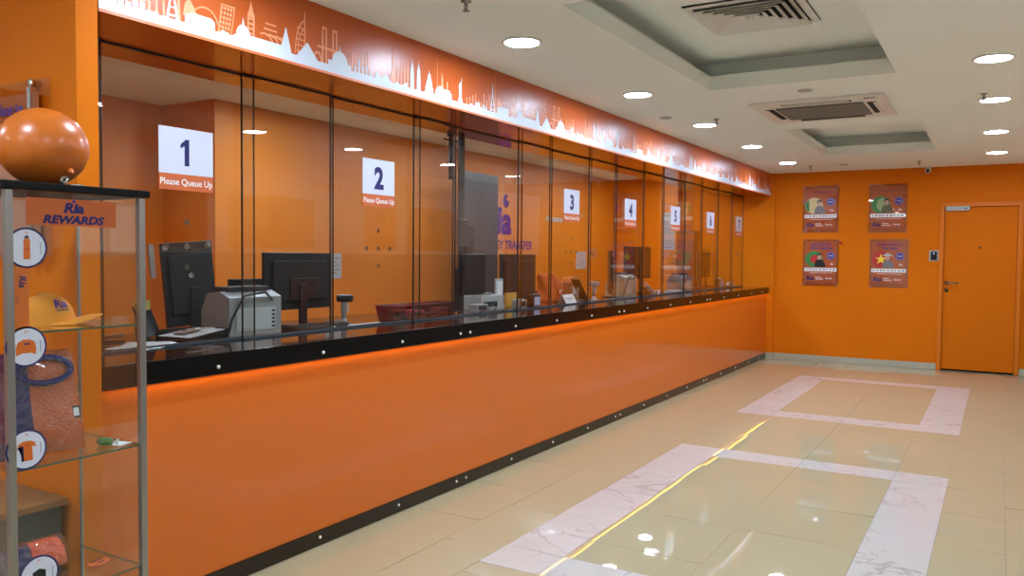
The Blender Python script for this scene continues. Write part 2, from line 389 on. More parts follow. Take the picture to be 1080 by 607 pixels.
# ------------------------------------------------------------------ counter
ct = thing('service_counter', 'long orange teller counter with black stone top and black kick strip', 'counter', (0, 1.88, 0))
cy0, cy1 = 0.0, YP - 1.88 - .002
MB().box(-.10, 0, cy0, cy1, .0815, ZL - .001, OP).build('front_panel', ct)
MB().box(-.09, .006, cy0, cy1, .0008, .081, KICK, bev=.002).build('kickboard', ct)
MB().box(-1.05, XF - .012, cy0, cy1, ZS - .03, ZS, GRAN).build('countertop', ct)
MB().box(XF - .012, XF, cy0, cy1, ZL, ZS, BLK, bev=.0015).box(-.002, XF - .012, cy0, cy1, ZL + .035, ZS - .0305, BLK).build('countertop_lip', ct)
MB().box(.009, .0172, cy0 + .02, cy1 - .02, ZL + .004, ZL + .0065, LEDM).build('led_strip', ct)
MB().box(.001, .0175, cy0 + .02, cy1 - .02, ZL + .0068, ZL + .0345, BLK).box(.0072, .0086, cy0 + .02, cy1 - .02, ZL - .002, ZL + .0067, BLK).build('led_shield_channel', ct)  # hidden channel added to keep strip light off the front panel
MB().box(-1.0, -.95, cy0, cy1, .0008, ZS - .031, OWI).build('back_panel', ct)
SCY = [2.42, 3.07, 3.71, 4.30, 4.41, 4.99, 5.62, 6.25, 6.83, 6.94, 7.52, 8.17, 8.81, 9.41, 9.52, 10.10, 10.75, 11.41, 12.0]
sc = MB().lathe([(.0085, 0), (.008, .004), (.003, .006)], mat('bright screw cap', (236, 232, 222), .3), 12, Matrix.Rotation(PI / 2, 4, 'Y'))
s0 = sc.build('screw', ct, (XF, SCY[0] - 1.88, ZL + .033)); s0['label'] = 'bright round screw cap'
for i, y in enumerate(SCY):
    if i:
        q = s0.copy(); COL.objects.link(q); q.location = (XF, y - 1.88, ZL + .033)
    q = s0.copy(); COL.objects.link(q); q.location = (.006, y - 1.88, .045)

# ------------------------------------------------------------------ skyline banner on the bulkhead
def build_banner():
    t = thing('fascia_banner', 'orange fascia banner with a white city skyline above the glass screens', 'banner', (XF, YN + .09, ZF), FACE_X)
    L = YP - YN - .092; H = ZC - ZF - .001
    MB().box(0, L, 0, .0035, .0005, H, BAN).build('banner_panel', t)
    MB().box(0, L, -.002, -.0002, .0005, .012, BANE).build('edge_strip', t)
    W = MB(); P = MB(); yb = YN + .09; cnt = [0]
    def z(v): return v - ZF
    per = 2.46
    rnd = random.Random(3)
    W.box(0, L, -.00155, -.0002, .0125, .050, BANW)
    def poly(mb, Y, pts, lay):
        mm, y0 = (BANW, -.0016) if mb is W else (BANP, -.0010)
        pp = [(Y - yb + a, b) for a, b in pts]
        if min(p[0] for p in pp) < 0 or max(p[0] for p in pp) > L: return
        cnt[0] = (cnt[0] + 1) % 23
        mb.prism(pp, y0 - cnt[0] * .00002, -.0002 + cnt[0] * .000004, mm)
    def arc(mb, Y, r, zc, th, a0, a1, sx=1, n=14):
        for k in range(n):
            a, b_ = rad(a0 + (a1 - a0) * k / n), rad(a0 + (a1 - a0) * (k + 1) / n)
            poly(mb, Y, [(r * sx * math.cos(a), zc + r * math.sin(a)), (r * sx * math.cos(b_), zc + r * math.sin(b_)), ((r - th) * sx * math.cos(b_), zc + (r - th) * math.sin(b_)), ((r - th) * sx * math.cos(a), zc + (r - th) * math.sin(a))], 0)
    def bar(mb, Y, x0, x1, z0, z1): poly(mb, Y, [(x0, z0), (x1, z0), (x1, z1), (x0, z1)], 0)
    def dome(mb, Y, w, z0, z1, spire):
        pts = [(-w, z0)] + [(w * -math.cos(PI * k / 10), z0 + (z1 - z0) * .35 + (z1 - z0) * .65 * math.sin(PI * k / 10)) for k in range(11)] + [(w, z0)]
        poly(mb, Y, pts, 0); poly(mb, Y, [(-.006, z1 - .004), (.006, z1 - .004), (0, z1 + spire)], 0)
    base = 1.33 - per
    while base < YP:
        o = lambda v: base + v
        G = .03
        # white skyline
        for a in (0, .062):
            poly(W, o(a), [(-.018, G), (-.018, .10), (-.014, .16), (-.004, .195), (0, .222), (.004, .195), (.014, .16), (.018, .10), (.018, G)], 0)
        for i in range(4):                                     # pagoda tiers
            ww = .052 - i * .011; zz = .05 + i * .028
            poly(W, o(.165), [(-ww, zz), (ww, zz), (ww * .72, zz + .016), (ww * .7, zz + .03), (-ww * .7, zz + .03), (-ww * .72, zz + .016)], 0)
        poly(W, o(.165), [(-.006, .155), (.006, .155), (0, .185)], 0)
        bar(W, o(.31), -.085, .085, G, .085); bar(W, o(.31), -.07, .07, .085, .10); bar(W, o(.28), -.02, .02, .1, .112)
        poly(W, o(.49), [(-.028, G), (-.02, .075), (-.012, .075), (-.014, .12), (-.018, .155), (-.008, .165), (-.006, .178), (.002, .178), (.006, .165), (.014, .205), (.02, .205), (.013, .155), (.014, .12), (.012, .075), (.02, .075), (.028, G)], 0)
        for k in range(7): bar(W, o(.60 + .03 * k), 0, .024, G, .055 + .03 * rnd.random())
        bar(W, o(.93), 0, .15, G, .085); poly(W, o(1.01), [(-.07, .085), (.07, .085), (.05, .098), (-.05, .098)], 0)
        for s_ in (-1, 1):                                     # iron tower feet
            poly(W, o(.87), [(s_ * .035, G), (s_ * .02, G), (s_ * .004, .15), (s_ * .009, .15)], 0)
        bar(W, o(.87), -.027, .027, .06, .068); bar(W, o(.87), -.018, .018, .095, .10); poly(W, o(.87), [(-.008, .14), (.008, .14), (.0015, .23), (-.0015, .23)], 0)
        dome(W, o(1.235), .04, G, .115, .03)
        poly(W, o(1.14), [(-.05, G), (-.02, .065), (.03, .05), (.06, .07), (.07, G)], 0)
        bar(W, o(1.33), -.06, .13, G, .075)
        poly(W, o(1.49), [(-.04, G), (-.03, .07), (-.008, .14), (0, .165), (.008, .14), (.03, .07), (.04, G)], 0); W.disc(o(1.49) - yb, .15, .007, .007, -.0016, -.0002, BANW, 10) if 0 < o(1.49) - yb < L else 0
        poly(W, o(1.63), [(-.09, G), (0, .125), (.09, G)], 0)
        dome(W, o(1.86), .06, G, .13, .03); bar(W, o(1.86), -.085, .085, G, .075)
        for k in range(5): bar(W, o(1.97 + .03 * k), 0, .012, G, .07 + .05 * rnd.random())
        poly(W, o(2.2), [(-.08, G), (-.05, .09), (-.02, .06), (.03, .085), (.06, .06), (.1, G)], 0)
        poly(W, o(2.36), [(-.07, G), (-.04, .065), (0, .05), (.05, .075), (.07, G)], 0)
        # pale outline buildings behind
        for r_ in range(6):                                    # leaning tower
            for c_ in range(4): bar(P, o(1.13) + .0035 * r_, -.032 + c_ * .0165, -.022 + c_ * .0165, .05 + r_ * .021, .063 + r_ * .021)
        for s_ in (-.034, .036): poly(P, o(1.13), [(s_, .045), (s_ + .004, .045), (s_ + .024, .18), (s_ + .02, .18)], 0)
        bar(P, o(1.15), -.034, .036, .172, .178)
        poly(P, o(1.28), [(-.02, G), (-.02, .17), (-.012, .185), (0, .235), (.012, .185), (.02, .17), (.02, G), (.013, G), (.013, .16), (-.013, .16), (-.013, G)], 0)
        for k in range(5): bar(P, o(1.28), -.012, .012, .06 + k * .022, .068 + k * .022)
        for k in range(4): arc(P, o(1.36 + .035 * k), .055, .055, .008, 20, 120)
        bar(P, o(1.39), -.035, .045, .125, .133); bar(P, o(1.39), -.025, .04, .15, .158)
        arc(P, o(1.62), .17, .06, .012, 95, 180, .42); bar(P, o(1.61), 0, .007, .04, .27); arc(P, o(1.62), .13, .06, .008, 95, 180, .42)
        for k in range(5): bar(P, o(1.56), .0, .055, .07 + .028 * k, .075 + .028 * k)
        for s_ in (0, .075):                                   # bridge towers
            bar(P, o(1.73) + s_, 0, .010, .05, .225); bar(P, o(1.73) + s_, .026, .036, .05, .225); bar(P, o(1.73) + s_, 0, .036, .215, .23)
        bar(P, o(1.70), 0, .17, .12, .13); arc(P, o(1.70), .05, .05, .012, 0, 180, .6)
        for k in range(6): bar(P, o(1.95 + .025 * k), 0, .010, .06, .11 + .07 * rnd.random())
        poly(P, o(2.29), [(-.03, G), (-.012, .12), (-.006, .2), (0, .265), (.006, .2), (.012, .12), (.03, G)], 0)
        for k in range(5): bar(P, o(2.33 + .03 * k), -.008, .008, .05, .11 + .06 * rnd.random())
        poly(P, o(.245), [(-.005, .05), (.005, .05), (.0015, .28), (-.0015, .28)], 0); poly(P, o(.30), [(-.015, .08), (-.015, .16), (-.006, .2), (.006, .16), (.012, .08)], 0); bar(P, o(.35), -.008, .008, .08, .15)
        for k in range(9): bar(P, o(.56 + .033 * k), 0, .011, .05, .09 + .07 * rnd.random())
        poly(P, o(.95), [(-.03, .08), (-.02, .13), (.0, .155), (.02, .13), (.05, .08)], 0); arc(P, o(1.03), .07, .07, .006, 10, 170)
        poly(P, o(.90), [(-.012, .05), (-.004, .19), (0, .31), (.003, .19), (.01, .05)], 0)
        base += per
    P.build('skyline_outline', t); W.build('skyline_print', t)
build_banner()

# ------------------------------------------------------------------ glass teller screens
J = [1.877, 2.12, 2.87, 3.53, 4.28, 4.76, 5.63, 6.20, 6.93, 7.58, 8.28, 8.91, 9.62, 10.31, 10.99, 11.69, 12.35]
SG = {1: 1, 3: 2, 7: 3, 9: 4, 11: 5, 13: 6, 15: 7}
PL = {0: 'narrow glass screen pane at the near orange wall end', 2: 'plain glass screen pane between number 1 and number 2 panes', 4: 'narrow plain glass pane just right of the number 2 pane',
      5: 'plain glass pane in front of the tall grey partition', 6: 'plain glass pane just left of the number 3 pane', 8: 'plain glass pane between number 3 and number 4 panes',
      10: 'plain glass pane between number 4 and number 5 panes', 12: 'plain glass pane between number 5 and number 6 panes', 14: 'plain glass pane between number 6 and number 7 panes'}
NW = ['', 'one', 'two', 'three', 'four', 'five', 'six', 'seven']
for i in range(len(J) - 1):
    a, c = J[i], J[i + 1]; n = SG.get(i)
    lab = ('clear glass screen pane carrying the number %s sign and speaking holes' % NW[n]) if n else PL[i]
    xo = XG if i % 2 == 0 else XG - .022
    over = .10 if i % 2 == 1 else 0.0      # rear panes overlap the front ones
    t = thing('glass_screen_pane', lab, 'glass screen', (xo, a, ZS), FACE_X, 'glass screen panes along the counter')
    wd = c - a + over if i < len(J) - 2 else c - a
    if i == 0: wd = c - a
    HH = ZF - ZS - .0015
    g = MB(); g.box(.0035, wd - .0035, 0, .010, .012, HH - .008, GLS)
    g.build('glass', t)
    MB().box(0, .0035, -.0005, .0105, .001, HH, JOINT).build('edge_seal', t); MB().box(wd - .0025, wd, -.0002, .0102, .001, HH, GEDGE).build('edge_seal', t)
    MB().box(.0036, wd - .0036, -.004, .014, .001, .012, BLUGL).build('bottom_channel', t)
    MB().box(.0036, wd - .0036, -.002, .012, HH - .008, HH, JOINT).build('top_channel', t)
    if n:
        cx = .43 if n == 1 else .33 + .05
        if n == 1: cx = 2.555 - a
        elif n == 2: cx = 3.95 - a
        else: cx = {3: 6.61, 4: 7.97, 5: 9.34, 6: 10.71, 7: 12.09}[n] - a
        for (hx, hz) in ((0, .06), (0, -.05), (-.11, -.05), (.11, -.05), (0, -.155)):
            MB().ring(cx + hx, 1.583 + hz - ZS, .013, .0055, -.0025, -.0002, mat('bronze ring', (96, 84, 66), .35, metal=.7), 12).build('speaking_hole', t)
        # number sign stuck on the pane
        s_ = thing('queue_number_sign', 'white and orange queue sign showing number %d' % n, 'sign', (xo, a + cx - .15, 1.79 if n < 3 else 1.80), FACE_X, 'queue number signs on the glass')
        hh = .29
        MB().box(0, .30, -.005, -.0022, .0, .075, SIGNO).build('orange_strip', s_)
        MB().box(0, .30, -.005, -.0022, .0755, hh, SIGNW).build('white_panel', s_)
        MB().digit(n, .15, .115, .125, -.0056).text('Please Queue Up', .15, .024, .030, -.0056, WINK, bold=.016, wx=.97).build('lettering', s_)

# ------------------------------------------------------------------ ceiling fittings
def downlight(loc, label, first=[None]):
    if first[0] is None:
        t = thing('ceiling_downlight', label, 'ceiling light', loc, 0, 'round ceiling downlights')
        f = MB(); n = 32
        f.lathe([(.099, -.0005), (.116, -.001), (.118, -.006), (.104, -.012), (.099, -.010), (.099, -.0005)], WPL, 32, caps=False)
        f.build('trim_ring', t)
        MB().lathe([(.0985, -.002), (.0985, -.0075), (.09, -.0095)], LAMPM, 32).build('diffuser', t)
        first[0] = t; return t
    return dup(first[0], loc, label)
LN = ['nearest downlight of the row by the orange banner', 'second visible downlight of the row by the orange banner', 'third downlight of the row along the orange banner', 'fourth downlight of the row along the orange banner', 'farthest downlight of the banner row, nearest the back wall']
for i, y in enumerate((4.14, 5.90, 7.55, 9.25, 11.03)): downlight((.556, y, ZC), LN[i])
RN = ['frontmost downlight of the right hand row', 'second downlight of the right hand row', 'third downlight of the right hand row', 'last downlight of the right hand row, nearest the door']
for i, y in enumerate((5.86, 7.37, 9.22, 11.01)): downlight((2.9, y, ZC), RN[i])
# the rows go on behind the camera
for i, (x, y) in enumerate(((.556, 2.35), (.556, .6), (.556, -1.2), (2.9, 4.12), (2.9, 2.35), (2.9, .6), (2.9, -1.2), (-1.6, .6), (-1.6, -1.2))):
    downlight((x, y, ZC), 'round white downlight continuing the ceiling rows beside and behind the viewer')
for i, (x, y) in enumerate(((-1.5, 3.4), (-1.68, 4.8), (-1.5, 6.8), (-1.5, 8.6), (-1.5, 10.2), (-1.5, 11.5))):  # unseen teller area lamps, more added to brighten the dark interior
    downlight((x, y, ZC), 'unseen round white downlight inside the teller area ceiling')

def vent():
    t = thing('square_air_diffuser', 'square louvred white air diffuser in the near ceiling tray', 'air vent', (1.65, 5.02, ZC + .2295))
    R = .33
    def frame(b, r0, r1, z0, z1, m):   # square louvre ring: sloped
        for k in range(4):
            a = k * PI / 2; M = Matrix.Rotation(a, 4, 'Z')
            b.add([(-r0, -r0, z0), (r0, -r0, z0), (r1, -r1, z1), (-r1, -r1, z1), (-r0, -r0, z0 + .004), (r0, -r0, z0 + .004), (r1, -r1, z1 + .004), (-r1, -r1, z1 + .004)],
                  [(0, 1, 2, 3), (7, 6, 5, 4), (0, 4, 5, 1), (3, 2, 6, 7)], m, False, M)
    b = MB(); frame(b, R, R - .045, -.010, -.014, WPL); frame(b, R, R, 0, -.010, WPL); b.build('outer_frame', t)
    MB().box(-R + .02, R - .02, -R + .02, R - .02, -.004, 0, VDARK).build('back_box', t)
    for i in range(5):
        r0 = .285 - i * .048; q = MB(); frame(q, r0, r0 - .040, -.034, -.008, WPL); q.build('louvre', t)
    MB().lathe([(.001, -.03), (.05, -.03), (.052, -.01)], WPL, 4, Matrix.Rotation(PI / 4, 4, 'Z')).build('centre_plate', t)
vent()
def cassette():
    t = thing('ceiling_cassette_unit', 'square ceiling air conditioner cassette between the two ceiling trays', 'air conditioner', (1.685, 7.19, ZC))
    R = .50
    b = MB(); b.box(-R, R, -R, R, -.022, -.0005, WPL, bev=.006); b.build('panel', t)
    b = MB(); b.box(-.33, .33, -.29, .29, -.034, -.0225, mat('grille grey', (104, 98, 94), .5), bev=.004)
    for k in range(13):
        y = -.265 + k * .0435; b.box(-.32, .32, y, y + .010, -.037, -.0341, GPL)
    b.build('intake_grille', t)
    for k, ln in enumerate((.34, .34, .34, .34)):
        a = k * PI / 2; M = Matrix.Rotation(a, 4, 'Z')
        MB().box(-.26, .26, -.42, -.355, -.0255, -.0222, VDARK, M).box(-.25, .25, -.425, -.40, -.031, -.0256, WPL, M).build('air_slot', t)
    MB().box(.36, .44, -.455, -.44, -.026, -.0225, BINK).build('indicator', t)
cassette()
def sprinkler(loc, label, first=[None]):
    if first[0] is None:
        t = thing('fire_sprinkler', label, 'sprinkler', loc, 0, 'fire sprinklers on the ceiling')
        MB().lathe([(.028, 0), (.028, -.003), (.012, -.006), (.009, -.02)], STEEL, 16).build('escutcheon', t)
        b = MB(); b.tube([(-.006, 0, -.018), (-.012, 0, -.03), (-.004, 0, -.044)], .002, STEEL, 6); b.tube([(.006, 0, -.018), (.012, 0, -.03), (.004, 0, -.044)], .002, STEEL, 6); b.lathe([(.004, -.018), (.003, -.044), (.019, -.046), (.019, -.048), (.002, -.049)], STEEL, 12); b.build('deflector', t)
        first[0] = t; return
    dup(first[0], loc, label)
sprinkler((.693, 3.36, ZC), 'small sprinkler head at the top edge of the photo')
sprinkler((.747, 7.30, ZC), 'small sprinkler head beside the third banner row downlight')
sprinkler((2.053, 11.60, ZC), 'small sprinkler head just left of the dome camera')
sprinkler((2.83, 7.10, ZC), 'small sprinkler head in front of the second right row downlight')
sprinkler((.733, 11.60, ZC), 'small sprinkler head near the far end of the banner')
sd = MB().lathe([(.055, 0), (.055, -.004), (.045, -.009), (.02, -.010)], LGPL, 24)
o = sd.build('ceiling_sensor', None, (.37, 7.02, ZC)); tag(o, 'flat round grey sensor cover close to the banner', 'sensor', 'round sensor covers on the ceiling')
q = o.copy(); COL.objects.link(q); q.location = (1.694, 6.35, ZC); q['label'] = 'flat round sensor cover between near tray and air conditioner'
q = o.copy(); COL.objects.link(q); q.location = (1.15, 11.6, ZC); q['label'] = 'flat round sensor cover behind the far tray near the back wall'
t = thing('dome_camera', 'small white dome security camera at the top of the back wall', 'security camera', (2.10, YB - .07, ZC))
MB().lathe([(.05, 0), (.05, -.012), (.034, -.02)], WPL, 24).build('mount', t)
MB().lathe([(.002, -.085), (.022, -.08), (.035, -.066), (.041, -.048), (.036, -.028), (.02, -.0205)], WPL, 24).build('camera_ball', t)
MB().lathe([(.022, .034), (.022, .041), (.012, .043)], BPL, 20, Matrix.Translation((0, 0, -.052)) @ Matrix.Rotation(rad(100), 4, 'X')).build('lens', t)

# ------------------------------------------------------------------ posters on the back wall
def ria(b, x, z, h, y, m, align='LEFT'):
    b.text('Ria', x, z, h, y, m, align=align, bold=.03, shear=.25, wx=1.05)
def poster(x, z, label, kind):
    t = thing('framed_poster', label, 'poster', (x, YB, z), 0, 'acrylic framed posters on the back wall')
    W_, H_ = .50, .68
    MB().box(.012, W_ - .012, -.016, -.012, .012, H_ - .012, ACR).build('acrylic_cover', t)
    MB().box(0, W_, -.0115, -.004, 0, H_, ACR).build('acrylic_back', t)
    for (px, pz) in ((.02, .02), (W_ - .02, .02), (.02, H_ - .02), (W_ - .02, H_ - .02)):
        MB().lathe([(.008, 0), (.008, .020), (.004, .022)], CHR, 12, Matrix.Translation((px, 0, pz)) @ Matrix.Rotation(PI / 2, 4, 'X')).build('standoff', t)
    MB().box(.035, W_ - .035, -.0119, -.01155, .035, H_ - .035, POST).build('print', t)
    y = -.0164; cx, cz, r = .160, .39, .122
    pic = MB()
    if kind == 0: pic.disc(cx, cz, r, r * .95, y, -.0161, mat('cream ink', (214, 190, 130), .4)); pic.prism([(cx - r, cz), (cx - r * .9, cz + .05), (cx - r * .55, cz + .09), (cx - r * .5, cz - .09), (cx - r * .8, cz - .07)], y - .0004, y, GINK)
    if kind == 1: pic.disc(cx, cz, r, r * .95, y, -.0161, GINK); pic.disc(cx + .02, cz, r * .6, r * .75, y - .0003, y, mat('pale green ink', (150, 170, 120), .4))
    if kind == 2: pic.disc(cx, cz, r, r * .95, y, -.0161, GINK); pic.disc(cx + .012, cz, r * .5, r * .5, y - .0003, y, RINK)
    if kind == 3:
        pic.disc(cx, cz, r, r * .95, y, -.0161, RINK)
        st = [(cx - .01 + (.078 if k % 2 == 0 else .030) * math.sin(k * PI / 5), cz + .005 + (.078 if k % 2 == 0 else .030) * math.cos(k * PI / 5)) for k in range(10)]
        pic.prism(st, y - .0003, y, YINK)
    pic.build('round_picture', t)
    pr = MB(); hx = .235
    clo = {0: GREYINK, 1: mat('olive ink', (96, 92, 60), .4), 2: BINK, 3: GREYINK}[kind]
    pr.prism([(hx - .07, .275), (hx - .06, .345), (hx - .03, .385), (hx + .03, .388), (hx + .06, .36), (hx + .085, .30), (hx + .08, .275)], y - .0008, y - .0004, clo)
    pr.disc(hx, .42, .03, .038, y - .0012, y - .0008, SKIN, 18)
    if kind == 3: pr.prism([(hx - .075, .44), (hx + .075, .44), (hx, .49)], y - .0016, y - .0012, LGPL)
    else: pr.prism([(hx - .034, .42), (hx - .036, .45), (hx - .01, .474), (hx + .026, .466), (hx + .036, .43), (hx + .02, .447), (hx - .015, .45)], y - .0016, y - .0012, BINK)
    pr.build('printed_person', t)
    bd = MB().disc(.39, .44, .058, .058, y, -.0161, PURP).text('FREE', .39, .43, .018, y - .0004, WINK, bold=.01); bd.ring(.39, .44, .047, .044, y - .0004, y, WINK, 20); bd.build('badge', t)
    MB().box(.03, W_ - .03, y, -.0161, .215, .265, WINK).build('white_band', t)
    lt = MB()
    for k in range(9): lt.box(.05 + k * .046, .05 + k * .046 + .018 + .014 * ((k * 7) % 3) / 2, y - .0006, y - .0002, .234, .248, (GINK, NAVY, BINK, PURP)[(k + kind) % 4] if k % 3 else BINK)
    ttl = {0: ('KIRIM WANG KE', 'Pakistan'), 1: ('KIRIM WANG KE', 'Nepal'), 2: ('BANGLADESH', 'Kirim wang ke'), 3: ('KIRIM WANG KE', 'Viet Nam')}[kind]
    if kind in (2, 3): lt.text(ttl[0], W_ / 2 + .01, .585, .030, y, PURP, bold=.02); lt.text(ttl[1], W_ / 2 + .01, .535, .036, y, PURP, bold=.03)
    else:
        rr = random.Random(kind)
        for k in range(9): lt.tube([(.13 + k * .028, y, .575 + rr.uniform(-.01, .01)), (.14 + k * .028, y, .59 + rr.uniform(-.012, .012)), (.155 + k * .028, y, .572 + rr.uniform(-.01, .01))], .0028, PURP, 5)
    ria(lt, .05, .09, .058, y, NAVY); lt.text('MONEY', .185, .122, .016, y, WINK, 'LEFT', .02); lt.text('TRANSFER', .185, .097, .016, y, WINK, 'LEFT', .02)
    lt.text('Remit', .32, .105, .026, y, WINK, 'LEFT', .01, .2); lt.text('Ria', .38, .31, .024, y, WINK, 'LEFT', .02, .2)
    lt.box(.10, .42, y - .0004, y, .19, .195, WINK); lt.box(.05, .45, y - .0004, y, .052, .056, BINK)
    lt.build('lettering', t)
poster(.475, 1.858, 'upper left back wall poster with cream and green round picture', 0)
poster(1.36, 1.852, 'upper right back wall poster with a green round picture', 1)
poster(.492, 1.09, 'lower left back wall poster with a black clad figure on a green round picture', 2)
poster(1.39, 1.09, 'lower right back wall poster with a yellow star and a conical hat', 3)
t = thing('wall_stub', 'small orange bracket on the back wall beside the left posters', 'bracket', (1.015, YB, 1.715))
MB().lathe([(.022, 0), (.022, .012), (.012, .016), (.012, .05)], OFRAME, 16, Matrix.Rotation(PI / 2, 4, 'X')).build('stub_base', t)
MB().lathe([(.016, .045), (.02, .06), (.006, .07)], RINK, 16, Matrix.Rotation(PI / 2, 4, 'X')).build('stub_cap', t)

# poster on the near left wall
t = thing('acrylic_wall_poster', 'acrylic poster with purple lettering on the near left wall behind the balloon', 'poster', (-.95, YN, 1.45))
MB().box(0, .85, -.028, -.020, 0, .70, ACR).build('acrylic_cover', t)
MB().box(.04, .765, -.019, -.017, .04, .655, mat('poster peach print', (206, 122, 70), .4)).build('print', t)
lt = MB().text('Hantar Uang ke', .672, .580, .040, -.0288, PURP, 'RIGHT', .03, .15).text('Hong', .655, .500, .055, -.0288, NAVY, 'RIGHT', .04, .15)
lt.build('lettering', t)
for (px, pz) in ((.74, .685), (.03, .685), (.03, .02), (.74, .02)):
    MB().lathe([(.014, 0), (.014, .030), (.017, .031), (.016, .040), (.006, .043)], CHR, 16, Matrix.Translation((px, 0, pz)) @ Matrix.Rotation(PI / 2, 4, 'X')).build('standoff', t)
t = MB().tube([(-.22, YN - .036, 2.12), (-.22, YN - .034, 1.95), (-.222, YN - .034, 1.47)], .006, GPAPER, 8).build('pale_cord')
tag(t, 'thin pale cord hanging from the wall poster standoff', 'cord')

# ------------------------------------------------------------------ glass display showcase
CX0, CX1, CY0, CY1 = .09, .475, 1.30, 1.755
sh = thing('display_showcase', 'square glass display showcase with black top and aluminium posts at the left', 'display case', (CX0, CY0, 0))
DX, DY = CX1 - CX0, CY1 - CY0
MB().box(-.015, DX + .012, -.015, DY + .012, 1.682, 1.706, mat('black laminate', (5, 5, 5), .6, spec=.2), bev=.003).build('top_board', sh)
MB().box(0, DX, 0, DY, .0008, .10, BPL, bev=.003).build('base', sh)
for (px, py) in ((DX - .022, 0), (DX - .022, DY - .022), (0, 0), (0, DY - .022)):
    thin = px == 0
    w_ = .010 if thin else .022
    MB().box(px, px + w_, py + (.012 if thin and py > 0 else 0), py + (.022 if thin and py > 0 else w_), .101, 1.681, ALU, bev=.002).build('corner_post', sh)
MB().box(DX - .012, DX - .006, .0225, DY - .0225, .102, 1.680, GLC).build('front_glass', sh)
MB().box(.0105, DX - .0225, .006, .012, .102, 1.680, GLC).build('side_glass', sh)
MB().box(.0105, DX - .0225, DY - .012, DY - .006, .102, 1.680, GLC).build('side_glass', sh)
for z in (1.25, .838, .420):
    s_ = MB().box(.012, DX - .013, .013, DY - .013, z, z + .0065, GLC).box(DX - .0125, DX - .0122, .0226, DY - .0226, z, z + .006, GREENGL).box(.012, DX - .013, DY - .0129, DY - .0125, z, z + .006, GREENGL)
    s_.build('glass_shelf', sh)
def sticker(cy, cz, kind):
    r = .061
    p = MB().disc(0, 0, r, r, -.0012, 0, DNAVY, 36).disc(0, 0, r * .90, r * .90, -.0016, -.0012, SIGNW, 36).build('round_sticker', sh, (DX - .0058, cy - CY0, cz), (0, 0, FACE_X))
    p['label'] = {0: 'round white sticker picturing a bottle', 1: 'round white sticker picturing a cap', 2: 'round white sticker picturing a jersey', 3: 'round white sticker near the bottom shelf'}[kind]
    b = MB(); y = -.0020; y1 = -.0017
    if kind == 0:
        b.box(-.010, .010, y, y1, -.034, -.004, OINK); b.prism([(-.010, -.004), (.010, -.004), (.0085, .002), (.010, .008), (.010, .022), (.006, .028), (-.006, .028), (-.010, .022), (-.010, .008), (-.0085, .002)], y, y1, OINK)
        b.prism([(-.008, .029), (.008, .029), (.006, .034), (.002, .034), (.002, .039), (-.002, .039), (-.002, .034), (-.006, .034)], y, y1, BINK); b.box(-.009, .009, y - .0003, y, -.003, -.001, RINK)
    elif kind == 1:
        b.prism([(-.030, -.026), (-.032, -.004), (-.026, .014), (-.010, .022), (.010, .022), (.024, .014), (.028, -.004), (.028, -.026), (.015, -.019), (-.012, -.019)], y, y1, OINK); b.box(-.008, .010, y - .0003, y, .006, .011, DNAVY)
    elif kind == 2:
        b.prism([(-.016, -.034), (-.016, .010), (-.028, .004), (-.024, .020), (-.010, .026), (.010, .026), (.024, .020), (.028, .004), (.016, .010), (.018, -.034)], y, y1, OINK); b.prism([(-.016, -.034), (-.016, .012), (-.028, .002), (-.026, .010), (-.010, .012), (-.009, -.034)], y - .0003, y, DNAVY); b.box(-.004, .006, y - .0003, y, .010, .013, RINK)
    else:
        b.prism([(-.02, -.02), (-.02, .012), (0, .02), (.02, .012), (.02, -.02)], y, y1, BINK)
    b.text('Ria', 0, .043, .006, y, OINK, bold=.02)
    for k in range(6): b.box(.040, .0425, y, y1, -.018 + k * .006, -.0145 + k * .006, DNAVY)
    for k in range(5): b.box(-.043, -.041, y, y1, -.016 + k * .006, -.0125 + k * .006, OINK)
    b.build('sticker_picture', p)
sticker(1.362, 1.509, 0); sticker(1.357, 1.213, 1); sticker(1.353, .903, 2); sticker(1.385, .51, 3)
p = MB().box(0, .288, -.0012, 0, 0, .083, mat('header orange', (196, 92, 26), .4)).build('header_sign', sh, (DX - .0058, 1.362 - CY0, 1.578), (0, 0, FACE_X)); p['label'] = 'orange header sign reading Ria REWARDS'
b = MB(); b.text('Ria', .145, .042, .029, -.0016, NAVY, bold=.05, shear=.2, wx=1.25); b.disc(.147, .0765, .0055, .0055, -.0019, -.0013, PURP, 12); b.text('REWARDS', .145, .008, .0235, -.0016, NAVY, bold=.05, shear=.25, wx=1.25); b.build('lettering', p)
p = MB().box(0, .042, -.0012, 0, 0, .195, mat('strip orange', (204, 104, 36), .4)).build('side_strip_sign', sh, (DX - .0058, 1.2945 + .030 - CY0, 1.257), (0, 0, FACE_X)); p['label'] = 'vertical orange strip sign reading Ria'
b = MB(); b.text('Ria', .014, .17, .020, -.0016, DNAVY, 'LEFT', .03, .2, rot=-PI / 2); b.text('Money', .006, .11, .006, -.0016, DNAVY, 'LEFT', rot=-PI / 2); b.build('lettering', p)

t = thing('low_cabinet', 'low dark grey cabinet with wooden top behind the glass showcase', 'cabinet', (-.61, 1.50, 0))
MB().box(-.50, .56, -.26, .26, .0008, .545, DDOOR, bev=.004).build('carcass', t)
MB().box(-.52, .58, -.28, .275, .5455, .572, mat('light wood top', (132, 88, 50), .45, noise=.12, nscale=6), bev=.004).build('wooden_top', t)
MB().box(.5605, .568, -.25, -.002, .03, .535, DDOOR, bev=.002).build('side_board', t)
